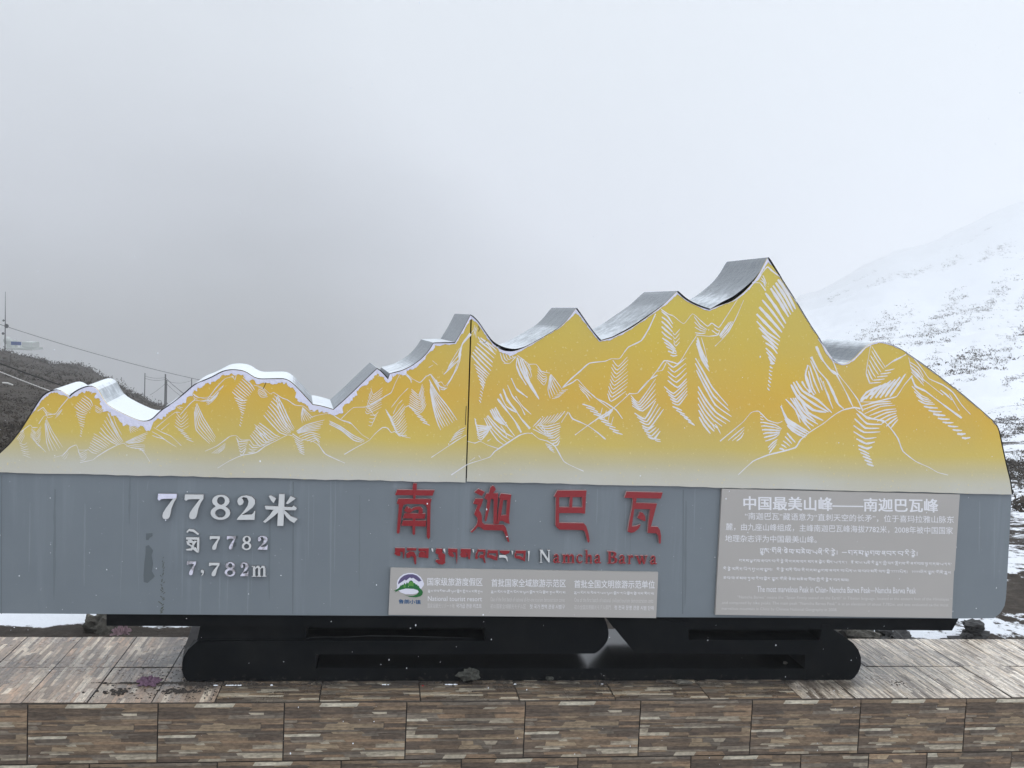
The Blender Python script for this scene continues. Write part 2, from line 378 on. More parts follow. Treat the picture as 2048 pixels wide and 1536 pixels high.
cover = np.where(sr > 0, sr*snow_far+(1-sr)*.1, np.where(Dr < 12, left_near, left_far))
cover = np.where((azr < math.atan(ray_u(450))) & (Dr < 12), left_near, cover)
ca = ter.data.attributes.new('snow_cover', 'FLOAT', 'POINT'); ca.data.foreach_set('value', cover.astype(np.float32))

def sprig_cloud(pts, sizes, name, material, label, n=16, flat=.7):
    k = len(pts); pts = np.asarray(pts); sizes = np.asarray(sizes)
    cen = np.repeat(pts, n, 0); sz = np.repeat(sizes, n)
    off = nrs.normal(0, .42, (k*n, 3)); off[:, 2] = np.abs(off[:, 2])*flat
    c = cen+off*sz[:, None]
    a = nrs.normal(0, 1, (k*n, 3)); a /= np.linalg.norm(a, axis=1)[:, None]
    bvec = np.cross(a, nrs.normal(0, 1, (k*n, 3))); bvec /= np.linalg.norm(bvec, axis=1)[:, None]
    L = sz*nrs.uniform(.07, .22, k*n); Wd = L*nrs.uniform(.3, .6, k*n)
    v = np.stack([c-a*L[:, None], c+bvec*Wd[:, None], c+a*L[:, None], c-bvec*Wd[:, None]*.6], 1).reshape(-1, 3)
    f = np.arange(k*n*4).reshape(-1, 4)
    o = mk(name, v.tolist(), f.tolist(), material); tag(o, label, None, None, 'stuff'); return o
def scatter(n, az0, az1, d0, d1, dens, smin, smax, pw=1.0):
    out, s = [], []
    tries = 0
    while len(out) < n and tries < n*30:
        tries += 1
        az = rnd.uniform(az0, az1); D = d0*(d1/d0)**(rnd.random()**pw)
        r = D/math.cos(az); x, y = r*math.sin(az), r*math.cos(az)
        if rnd.random() > dens(x, y, D): continue
        out.append((x, y)); s.append(rnd.uniform(smin, smax)*rnd.uniform(.6, 1.2))
    a = np.array(out); z = terrain_z(a[:, 0], a[:, 1])
    dd = np.hypot(a[:, 0], a[:, 1])
    z = z+fbm(a[:, 0], a[:, 1], .12)*np.clip((dd-6)*.02, 0, 1.6)*.5
    return np.column_stack([a, z]), s
def patchy(x, y, s, lo, hi):
    q = mnoise.fractal(Vector((x*s, y*s, 9.0)), .8, 2.2, 4); return min(1, max(0, (q-lo)/(hi-lo)))
def streaks(x, y, D, k, lo, hi):     # scrub follows gullies that climb to the right
    az, ld = math.atan2(x, y)*14, math.log(D)*1.6
    return patchy((az-ld)*k, (az+ld)*.45*k, 1, lo, hi)*(.45+.55*patchy(x, y, .3, -.2, .3))
a0, a1 = math.atan(ray_u(1590)), math.atan(ray_u(2250))
p, s = scatter(4600, a0, a1, 12, 150, lambda x, y, D: streaks(x, y, D, 1.6, .0, .3)*min(1, 1.25-D/170), .14, .38, .8)
sprig_cloud(p, s, 'hillside_scrub', m_shrub, 'dark leafless scrub poking through the snow on the right hillside', 20)
p, s = scatter(3000, a0, a1, 80, 420, lambda x, y, D: streaks(x, y, D, 2.6, -.05, .3), .3, .95, 1)
sprig_cloud(p, s, 'distant_scrub', m_shrub, 'small hazy scrub tufts far up the snowy hillside', 12)
b0, b1 = math.atan(ray_u(-250)), math.atan(ray_u(430))
p, s = scatter(5200, b0, b1, 9, 133, lambda x, y, D: .35+.65*patchy(x, y, .07, -.1, .3), .12, .34, .75)
s = [q*(1.0 if math.hypot(a[0], a[1]) < 60 else 2.4) for q, a in zip(s, p)]
sprig_cloud(p, s, 'brown_scrub', m_shrub, 'brown scrub and grass tussocks covering the left hillside', 18, .5)
p, s = scatter(520, b0, b1, 118, 131, lambda x, y, D: 1, .4, 1.0, 1)
sprig_cloud(p, s, 'ridge_bushes', m_shrub, 'low dark bushes along the crest of the left hillside', 46, .6)

# ------------------------------------------------------------------ tiled ledge wall
WY0, WY1 = 5.0, 6.0
PAL = [(86, 73, 62), (100, 85, 71), (115, 97, 79), (130, 110, 88), (148, 129, 104), (110, 100, 88), (126, 115, 101), (160, 148, 129), (178, 167, 147), (138, 114, 90), (94, 84, 74), (186, 177, 158)]
PW = [16, 15, 14, 11, 8, 8, 7, 6, 5, 8, 9, 3]
PALL = [(162, 145, 131), (178, 161, 147), (194, 180, 165), (150, 134, 121), (182, 158, 139), (212, 201, 187), (138, 125, 115), (168, 156, 146)]  # ledge-top strips lightened to make up for weak sky reflection
PALR = [(196, 186, 175), (212, 204, 193), (178, 169, 159), (226, 219, 209), (152, 142, 131), (202, 190, 175), (188, 181, 173), (120, 110, 101)]  # right side paler still: wet sky glare put into the strip colours
def tile_mesh(name, w, h, seed, material, lighten=1.0, pal=None, rows=(.008, .011, .014, .018, .022)):
    if pal: pal = [(a*1.01, b_*.985, c_*.95) for a, b_, c_ in pal]
    r = random.Random(seed); v, f, colr = [], [], []
    z = 0.0; first = True
    body = .008
    v0 = [(0, 0, 0), (w, 0, 0), (w, 0, -h), (0, 0, -h), (0, -body, 0), (w, -body, 0), (w, -body, -h), (0, -body, -h)]
    v += v0; f += [(4, 7, 6, 5), (0, 4, 5, 1), (1, 5, 6, 2), (2, 6, 7, 3), (3, 7, 4, 0)]; colr += [lin((60, 52, 46))]*5
    z = .0015
    while z < h-.004:
        rh = r.choice(rows); rh = min(rh, h-.0015-z)
        if h-.0015-z-rh < .006: rh = h-.0015-z
        x = .0015-0.0; xs = [(.0015, .0015)]
        x = r.uniform(.03, .2)
        while x < w-.03:
            sl = r.uniform(-.016, .016); xs.append((x+sl/2, x-sl/2)); x += r.choice([.06, .1, .14, .19, .25])*r.uniform(.8, 1.2)
        xs.append((w-.0015, w-.0015))
        for (xa, xb), (xc, xd) in zip(xs[:-1], xs[1:]):
            rel = body+r.choice([.0006, .0014, .0026, .004, .0055] if pal is None else [.0006, .001, .0015, .0022]); c = lin(r.choices(PAL, PW)[0] if pal is None else r.choice(pal)); k = r.uniform(.92, 1.1)*lighten*1.28
            c = tuple(q*k for q in c)
            n = len(v); j0, j1, j2 = r.uniform(0, .003), r.uniform(0, .003), r.uniform(-.001, .001)
            zt, zb = z, z+rh-.0008
            v += [(xa, -rel, -zt), (xc, -rel, -zt), (xd, -rel, -zb), (xb, -rel, -zb), (xa, -body+.001, -zt), (xc, -body+.001, -zt), (xd, -body+.001, -zb), (xb, -body+.001, -zb)]
            f += [(n, n+3, n+2, n+1), (n+4, n, n+1, n+5), (n+5, n+1, n+2, n+6), (n+6, n+2, n+3, n+7), (n+7, n+3, n, n+4)]; colr += [c]*5
        z += rh
    me = bpy.data.meshes.new(name); me.from_pydata(v, [], f); me.materials.append(material)
    ca = me.color_attributes.new('strip_color', 'FLOAT_COLOR', 'CORNER')
    arr = []
    for p_, c in zip(me.polygons, colr): arr += [*c, 1]*p_.loop_total
    ca.data.foreach_set('color', arr); me.update(); return me
wall = empty('ledge_wall', (0, 5.5, 0), 'low retaining ledge clad in brown stacked-stone tiles carrying the monument', 'wall')
mb = MB(); box(mb, -6, 8, WY0+.004, WY1-.004, -1.3, -.009); mb.build('wall_core', m_grout, wall)
def put_tile(me, loc, rot=(0, 0, 0)):
    o = bpy.data.objects.new('tile', me); C.objects.link(o); o.parent = wall
    o.location = Vector(loc)-wloc(wall); o.rotation_euler = rot; return o
TW, TH = .6115, .302
GAP = .0036
fr = [tile_mesh('tile_front', TW-GAP, TH-GAP, 11, m_tile), tile_mesh('tile_front', TW-GAP, TH-GAP, 23, m_tile)]
xj = P(1050, 1420, 5)[0]
top_z = -.004
TWX = .6115
for k in range(-7, 10):
    put_tile(fr[k % 2] if k % 3 else fr[0], (xj+k*TWX+.002, WY0+.003, top_z))
fr[0:2] = fr
for me_ in fr:
    pass
xh = P(1155, 1525, 5)[0]
for row in range(3):
    for k in range(-7, 10):
        x0 = (xh if row % 2 == 0 else xj)+k*TWX+.002
        if row == 0 and k == 2:   # the paler cut tile in the lower course
            px0, px1 = P(1736, 1525, 5)[0], P(1852, 1525, 5)[0]
            ma = tile_mesh('tile_cut', px0-x0-.003, TH-GAP, 31, m_tile); put_tile(ma, (x0, WY0+.003, top_z-TH*(row+1)))
            mc = tile_mesh('tile_pale', px1-px0-.003, TH-GAP, 32, m_tile, 1.5); o = put_tile(mc, (px0, WY0+.003, top_z-TH*(row+1))); o['label'] = 'paler sandy tile in the lower course'
            continue
        if row == 0 and k == 3:
            px1 = P(1852, 1525, 5)[0]; xe = x0+TWX
            ma = tile_mesh('tile_cut', xe-px1-.004, TH-GAP, 33, m_tile); put_tile(ma, (px1+.002, WY0+.003, top_z-TH*(row+1))); continue
        put_tile(fr[(k+1) % 2], (x0, WY0+.003, top_z-TH*(row+1)))
# top of the ledge: strips run sideways in front of the plinth, away from the viewer beside it
RX = -math.pi/2
mid = 5.495
xl, xr = G(436, 1390)[0], G(1590, 1385)[0]
wf = (xr-xl)/6
ta = [tile_mesh('tile_top', wf-GAP, mid-WY0-GAP, s_, m_toptile) for s_ in (41, 42)]
for k in range(6): put_tile(ta[k % 2], (xl+k*wf+.002, mid-.002+.0, -.008), (RX, 0, 0)).rotation_euler = (RX, 0, 0)
def deep(w, s_, pal, rows): return tile_mesh('tile_top_deep', w, .305-GAP, s_, m_toptile, 1.0, pal, rows)
RL, RR = (.016, .022, .028), (.008, .011, .015, .019)
tdA = [[deep(mid-WY0-.006, s_, PALL, RL) for s_ in (51, 52, 53)], [deep(mid-WY0-.006, s_, PALR, RR) for s_ in (54, 55, 56)]]
tdB = [[deep(WY1-mid-.004, s_, PALL, RL) for s_ in (61, 62, 63)], [deep(WY1-mid-.004, s_, PALR, RR) for s_ in (64, 65, 66)]]
# rotate so that local x runs along +Y and local -y points up
rotD = (Matrix.Rotation(math.pi/2, 3, 'Z')@Matrix.Rotation(RX, 3, 'X')).to_euler()
def deep_row(y0, meshes, xs):
    for i, x in enumerate(xs):
        put_tile(meshes[i % 3], (x+.002 if False else x+.002, y0+.002, -.008), rotD)
# with this rotation a tile placed at (x, y0) covers x .. x+.301 or x-.301 .. x; find which
_t = rotD.to_matrix()@Vector((0, 0, -1)); _sgn = _t.x
xs_l = [xl-.305*(i+1) for i in range(13)]; xs_r = [xr+.305*i for i in range(15)]
for y0, ms, xs in ((WY0, tdA, xs_l+xs_r), (mid, tdB, [xl-.305*(i+1) for i in range(-1, 13)]+[xr+.305*i for i in range(-1, 15)])):
    for i, x in enumerate(xs):
        xx = x+.002 if _sgn > 0 else x+.305-.002
        o = put_tile(ms[0 if xx < 1 else 1][(i*7+i//3) % 3], (xx, y0+.002, -.008), rotD)
        o.location.z += rnd.uniform(-.0025, .0015)
tb = tile_mesh('tile_top_middle', .6, WY1-mid-GAP, 71, m_toptile)
x = xl+.31
while x < xr-.31-.55:
    put_tile(tb, (x, WY1-.002, -.008), (RX, 0, 0)); x += .604

# ------------------------------------------------------------------ the monument sign
YG = 5.25          # face of the grey panel
sign = empty('monument_sign', (1.1, 5.5, 0), 'long mountain-shaped monument sign, yellow range over a grey lettered band on a black plinth', 'monument')
def Z(o, scl, pts): return [(o[0]+x/scl, o[1]+y/scl) for x, y in pts]
top_left = [(0, 907), (19, 890), (40, 864), (57.5, 837), (72.5, 812), (86, 792), (100, 783), (108, 780), (115, 779.5), (122, 781), (129, 786), (139, 794.5), (150, 784), (165, 776.5), (178, 772.5), (185, 772), (192, 775), (197, 781), (202, 792), (207, 801), (212, 809), (232, 821), (252, 831), (275, 841), (287, 844), (295, 844), (304, 841), (322, 822), (350, 804), (370, 787), (390, 769), (410, 761), (425, 755), (445, 743), (453, 741), (462, 740), (480, 741), (495, 745), (507, 757), (517, 759), (572, 758), (585, 767), (607, 790), (625, 810), (640, 812), (667, 820), (695, 795), (725, 766), (754, 738), (760, 741), (776, 759), (780, 748), (805, 742), (825, 732), (845, 717), (860, 700), (867, 687), (910, 686), (925, 662), (941, 631)]
top_right = [(943, 632), (955, 642), (970, 665), (985, 687), (1000, 699), (1008, 702), (1015, 703.5), (1030, 703), (1050, 695), (1087, 675), (1120, 655), (1137, 638), (1152, 618), (1162, 631), (1175, 650), (1190, 670), (1200, 682), (1225, 676), (1262, 657), (1290, 638), (1325, 612), (1354, 584), (1365, 595), (1380, 605), (1400, 614), (1419, 620), (1440, 611), (1465, 603), (1485, 588), (1505, 568), (1520, 546), (1535, 517), (1560, 554), (1590, 600), (1620, 650), (1637, 675), (1653, 705), (1661, 716), (1668, 723), (1681, 729.5), (1689, 729.5), (1697, 727), (1711, 716), (1726, 698), (1743, 687), (1750, 684), (1758, 683), (1776, 686), (1796, 695), (1813, 706), (1848, 730), (1886, 759), (1926, 790), (1961, 820), (1986, 842), (1996, 855)]
left_out = [(-95, 1010), (-60, 970), (-30, 938)]
right_out = [(2004, 895), (2013, 935), (2020, 962), (2023.5, 988)]
yb = lambda x: 945+(x/2023)*43.5 if x < 932 else 963+(x-932)*(989-963)/(2023-932)
# body with the cap sheet following the skyline, drawn back obliquely
d = ray(595, 615); ob = (d[0]/d[1], d[2]/d[1]); BL = .52
YB0 = 5.262
def shiftp(p, L=BL): return (p[0]+ob[0]*L, p[1]+L, p[2]+ob[1]*L)
cap_line = []
for (x, y) in left_out+top_left+top_right+right_out:
    dy = 0
    if 1425 < x < 1530 and y > 518: dy = -9*math.sin((x-1425)/105*math.pi)
    if 975 < x < 1040: dy = -5*math.sin((x-975)/65*math.pi)
    if 1205 < x < 1340: dy = -2.5*math.sin((x-1205)/135*math.pi)
    if x > 1536: x, y = x-1.8, y+.9
    elif 943 < x < 1000 or 1153 < x < 1200: x, y = x-.9, y+.6
    cap_line.append((x, y-(.7 if 85 < x < 1560 else .2)+dy))
def densify(pts, step=9):
    out = []
    for a, b_ in zip(pts[:-1], pts[1:]):
        n = max(1, int(math.hypot(b_[0]-a[0], b_[1]-a[1])/step))
        out += [(a[0]+(b_[0]-a[0])*i/n, a[1]+(b_[1]-a[1])*i/n) for i in range(n)]
    return out+[pts[-1]]
def relax(pts, it=1):
    for _ in range(it):
        q = [pts[0]]
        for i in range(1, len(pts)-1):
            a, b_, c_ = pts[i-1], pts[i], pts[i+1]
            v1 = (b_[0]-a[0], b_[1]-a[1]); v2 = (c_[0]-b_[0], c_[1]-b_[1])
            dot = (v1[0]*v2[0]+v1[1]*v2[1])/(math.hypot(*v1)*math.hypot(*v2)+1e-9)
            q.append(b_ if dot < .80 else ((a[0]+2*b_[0]+c_[0])/4, (a[1]+2*b_[1]+c_[1])/4))
        pts = q+[pts[-1]]
    return pts
cap_d = relax(densify(cap_line, 6), 2)
capw = [P(x, y, YB0) for x, y in cap_d]
bottom = [P(2023.5, 1000, YB0), P(2011, 1205, YB0), P(1985, 1234, YB0), P(-110, 1226, YB0)]
bottom = [(p_[0]-.004 if i < 2 else p_[0], p_[1], p_[2]) for i, p_ in enumerate(bottom)]
mb = MB()
lowcap = [(p_[0], p_[1], p_[2]-.012) for p_ in capw]
mb.prismw(lowcap+bottom, YB0, YB0+BL, shift=(ob[0]*BL, ob[1]*BL)); mb.build('sign_body', m_core, sign)
# cap sheet: several strips along the skyline, 6 mm thick, a little proud of the body
def normal_off(i, th):
    a, b_ = capw[max(0, i-1)], capw[min(len(capw)-1, i+1)]
    dx, dz = b_[0]-a[0], b_[2]-a[2]; l = math.hypot(dx, dz)+1e-9
    return (-dz/l*th, dx/l*th)
yc0 = YG-.004
v, f, mi = [], [], []
for i, p_ in enumerate(capw):
    ox, oz = normal_off(i, .0036 if 85 < cap_d[i][0] < 1560 else .0022)
    Lb = BL+.006; sh = (ob[0]*(yc0-YB0), ob[1]*(yc0-YB0))
    bx, bz = p_[0]+ob[0]*Lb, p_[2]+ob[1]*Lb
    v += [(p_[0]+sh[0]+ox*.2, yc0, p_[2]+sh[1]+oz*.2), (p_[0]+sh[0]+ox*1.2, yc0, p_[2]+sh[1]+oz*1.2), (bx+ox*1.2, YB0+Lb, bz+oz*1.2), (bx+ox*.2, YB0+Lb, bz+oz*.2)]
for i in range(len(capw)-1):
    a, b_ = i*4, i*4+4
    for k in range(4):
        k2 = (k+1) % 4
        f.append((a+k, b_+k, b_+k2, a+k2)); mi.append(0 if k == 1 else 1)
o = mk('cap_sheet', v, f, [m_cap, m_core], sign); o.data.polygons.foreach_set('material_index', mi)
me = o.data
bm = bmesh.new(); bm.from_mesh(me); bmesh.ops.recalc_face_normals(bm, faces=bm.faces); bm.to_mesh(me); bm.free()

# grey band
mb = MB()
grey = [(-112, 938)]+[(x, yb(x)-6) for x in (0, 400, 932, 1500)]+[(2023.5, yb(2023)-3), (2018, 1090), (2012, 1195), (2009, 1212), (2001, 1226), (1988, 1236.5), (1912, 1237), (1000, 1233), (500, 1230), (-112, 1226)]
mb.prism(grey, YG, YG+.010); mb.build('grey_panel', m_grey, sign)
# a few upright sheet joints, stains and runs on the grey band
mb = MB()
for x in (3, 586, 1366):
    mb = MB(); mb.prism([(x, yb(x)+6), (x+1.1, yb(x)+6), (x+.2, 1228), (x-.9, 1228)], YG-.0006, YG-.0002); mb.build('panel_joint', m_stain, sign)
mb = MB()
mb.prism([(292, 1067), (305, 1066), (305, 1072), (299, 1076), (297, 1080), (292, 1080)], YG-.0008, YG-.0002); mb.build('paint_patch', m_stain, sign)
mb = MB(); mb.prism(Z((0, 930), 4, [(1165, 650), (1190, 640), (1225, 685), (1212, 720), (1225, 790), (1215, 850), (1238, 890), (1225, 905), (1180, 945), (1150, 935), (1148, 880), (1155, 780), (1165, 710)]), YG-.0008, YG-.0002); mb.build('paint_patch', m_stain, sign)
mb = MB(); mb.prism(Z((300, 960), 5.12, [(880, 570), (905, 570), (900, 600), (870, 600)]), YG-.0008, YG-.0002); mb.build('paint_patch', m_stain, sign)
mb = MB(); mb.prism(Z((300, 960), 5.12, [(860, 640), (885, 640), (885, 670), (865, 690), (850, 680)]), YG-.0008, YG-.0002); mb.build('paint_patch', m_stain, sign)

m_streak, _, _ = mat('pale_water_streak', (.225, .255, .275), .5, .3)
m_streak2, _, _ = mat('dull_water_streak', (.165, .19, .205), .5, .3)
mb = MB(); mb2 = MB(); rr = random.Random(8)
for x, t0_, t1_, w, k in ((247, 0, .62, 2.2, 0), (260, 0, .35, 4.5, 1), (276, .02, .72, 2.0, 0), (279, .3, .85, 1.4, 0), (243, .55, .9, 1.6, 0), (366, .3, .9, 3, 0), (296, .03, .1, 2, 0), (402, .72, 1, 5, 0), (440, .7, 1, 3, 0), (456, .66, .98, 2.4, 0), (497, .7, 1, 4, 0), (505, .5, .85, 1.5, 0), (582, 0, .12, 5, 0), (618, .03, .6, 2.5, 0), (628, .1, .5, 1.4, 0), (662, 0, .95, 4.5, 0), (671, 0, .7, 3, 0), (1195, .02, .3, 3, 0), (1252, .1, .5, 2.2, 0), (1262, .15, .6, 1.4, 1), (1372, .1, .95, 5, 1), (1390, 0, .4, 2.5, 0), (1960, .05, .5, 3, 0), (1990, .1, .7, 2.5, 0), (720, .1, .8, 2.6, 1), (110, .1, .9, 6, 1), (170, .2, .8, 4, 0), (60, .2, .7, 3, 0), (540, .2, .9, 4, 1)):
    A, B = [], []; y0_, y1_ = yb(x)+3, 1228
    for q in range(13):
        t_ = q/12; y = y0_+(y1_-y0_)*(t0_+(t1_-t0_)*t_); hw = w*.5*(math.sin(math.pi*min(1, t_*.9+.08))**.5)*rr.uniform(.6, 1.15); xx = x+rr.uniform(-.5, .5)-t_*2
        A.append(P(xx-hw, y, YG-.0003-.00002*x%.0001)); B.append(P(xx+hw, y, YG-.0003-.00002*x%.0001))
    (mb2 if k else mb).add(A+B, [(i, i+1, i+14, i+13) for i in range(12)])
mb.build('water_streak', m_streak, sign)['kind'] = 'stuff'; mb2.build('water_streak', m_streak2, sign)['kind'] = 'stuff'
mb = MB(); rr = random.Random(3)
for i in range(46):
    t_ = i/45; y = 1226-t_*118; x = 322+t_*5+rr.uniform(-3, 3); w = 3.6*(1-t_)+1.2
    if rr.random() < .2+.45*t_: continue
    sgn = rr.choice((-1, 1))
    mb.prism([(x, y), (x+sgn*w, y-2.6), (x+sgn*w, y-1.6+.3), (x, y+1.1)], YG-.0010, YG-.0002)
mb.build('rust_run', m_rust, sign)['kind'] = 'stuff'

# yellow range, two panels meeting at the upright joint
YY = 5.236
def jag(x): return 0
botL = [(931, yb(931))]+[(x, yb(x)+1.1*math.sin(x*.37)*math.sin(x*.051)) for x in range(915, -20, -22)]+[(-95, 943)]
mb = MB(); tl = relax(densify(left_out+top_left, 6), 2); mb.prism(tl+botL, YY, YG-.001); mb.build('yellow_panel', m_yel, sign)
botR = [(2023, yb(2023))]+[(x, yb(x)+.9*math.sin(x*.31)*math.sin(x*.043)) for x in range(2005, 940, -26)]+[(933.6, yb(933.6))]
mb = MB(); tr = relax(densify(top_right+right_out, 6), 2); mb.prism([(943.9, 634)]+tr[1:]+botR, YY, YG-.001); mb.build('yellow_panel', m_yel, sign)

# ragged snow clinging below the skyline
mb = MB(); rr = random.Random(12)
def rim_w(x):
    T = [(60, 0), (75, 3), (100, 5), (128, 5), (139, 2), (150, 5), (175, 10), (215, 12), (250, 13), (297, 13), (330, 11), (390, 10), (445, 7), (500, 8), (560, 8), (600, 10), (640, 11), (667, 11), (700, 9), (740, 7), (754, 7), (776, 5), (790, 8), (830, 6), (845, 4), (867, 4), (912, 3), (930, 3), (941, 6), (955, 3), (985, 2), (1000, 4), (1030, 6), (1050, 3), (1080, 0.6), (1120, 0.8), (1140, 2.5), (1152, 6), (1165, 2.5), (1200, 2), (1240, 2.2), (1300, 1.2), (1354, 3), (1380, 0.8), (1419, 2), (1440, 1), (1535, 4), (1545, .6), (1636, .6), (1660, 1.5), (1700, 1.8), (1760, 3), (1800, .8), (1990, .6)]
    return np.interp(x, [a for a, _ in T], [b_ for _, b_ in T])
for line in (tl, tr):
    ln = densify(line, 1.6)
    prev = None
    for i, (x, y) in enumerate(ln):
        if x < 62 or x > 1994: continue
        w = rim_w(x)*max(.45, 1+.10*rr.uniform(-1, 1)+.85*mnoise.fractal(Vector((x*.07, y*.07, 2)), .7, 2.3, 4))
        a_, b_ = ln[max(0, i-2)], ln[min(len(ln)-1, i+2)]
        dx, dy = b_[0]-a_[0], b_[1]-a_[1]; l = math.hypot(dx, dy)+1e-9
        nx, ny = -dy/l, dx/l
        if abs(nx) > .8: nx, ny = math.copysign(.8, nx), .6
        cur = ((x, y), (x+nx*w, y+ny*w), w)
        if prev and prev[2] > .5 and w > .5:
            q = [P(*prev[0], YY-.004), P(*cur[0], YY-.004), P(*cur[1], YY-.002), P(*prev[1], YY-.002)]
            q2 = [(p_[0], YY-.0003, p_[2]) for p_ in q]
            mb.add(q+q2, [(0, 3, 2, 1), (3, 7, 6, 2), (0, 1, 5, 4)])
        prev = cur
mb.build('snow_rim', m_rim, sign)['kind'] = 'stuff'

# printed mountain drawing
mb = MB(); lay = [0]; rr = random.Random(77)
ZO = {1: (0, 700), 2: (400, 650), 3: (800, 580), 4: (1150, 500), 5: (1536, 600)}
def inter(p_, q_, t_): return [(a[0]+(b_[0]-a[0])*t_, a[1]+(b_[1]-a[1])*t_) for a, b_ in zip(p_, q_)]
def stroke(pts, w, taper=True, wv=1.0):
    # pts in photo pixels; Catmull-Rom rounding; width w
    P_ = []
    n = len(pts)
    for i in range(n-1):
        p0, p1, p2, p3 = pts[max(0, i-1)], pts[i], pts[i+1], pts[min(n-1, i+2)]
        k = 4 if n > 2 else 2
        for j in range(k):
            t_ = j/k; t2, t3 = t_*t_, t_*t_*t_
            cr = [(.5*((2*p1[c])+(-p0[c]+p2[c])*t_+(2*p0[c]-5*p1[c]+4*p2[c]-p3[c])*t2+(-p0[c]+3*p1[c]-3*p2[c]+p3[c])*t3)) for c in (0, 1)]
            li = [p1[c]+(p2[c]-p1[c])*t_ for c in (0, 1)]
            P_.append((cr[0]*.5+li[0]*.5, cr[1]*.5+li[1]*.5))
    P_.append(pts[-1]); m = len(P_); A, B = [], []
    for i, (x, y) in enumerate(P_):
        a_, b_ = P_[max(0, i-1)], P_[min(m-1, i+1)]
        dx, dy = b_[0]-a_[0], b_[1]-a_[1]; l = math.hypot(dx, dy)+1e-9; nx, ny = -dy/l, dx/l
        t_ = i/(m-1)
        prof = (.38+.9*math.sin(math.pi*min(1, t_*.85+.12))**.8) if taper == 1 else (.72+.28*math.sin(t_*9+lay[0]))
        hw = w*.5*prof*(1+.16*math.sin(i*2.1+lay[0]))
        A.append((x+nx*hw, y+ny*hw)); B.append((x-nx*hw, y-ny*hw))
    yl = YY-.0006-.00001*(lay[0] % 60); lay[0] += 1
    v = [P(*q, yl) for q in A]+[P(*q, yl) for q in B]
    mb.add(v, [(i, i+m, i+1+m, i+1) for i in range(m-1)])
def L(z, pts, w=8): stroke(Z(ZO[z], 4, pts), w/4*.85, 2)
def Hh(z, a, b_, n, w=9):
    a, b_ = Z(ZO[z], 4, a), Z(ZO[z], 4, b_)
    k = min(len(a), len(b_)); a, b_ = a[:k], b_[:k]
    for i in range(n):
        t_ = i/(n-1) if n > 1 else .5
        q = [(x+rr.uniform(-.45, .45), y+rr.uniform(-.45, .45)) for x, y in inter(a, b_, t_)]
        # strokes are of uneven length
        e0, e1 = rr.uniform(0, .10), rr.uniform(0, .14)
        q[0] = (q[0][0]+(q[1][0]-q[0][0])*e0, q[0][1]+(q[1][1]-q[0][1])*e0)
        q[-1] = (q[-1][0]+(q[-2][0]-q[-1][0])*e1, q[-1][1]+(q[-2][1]-q[-1][1])*e1)
        stroke(q, w/4*(.5 if z == 1 else .56 if z < 3 else .6 if z == 3 else .66)*rr.uniform(.8, 1.2), 1)
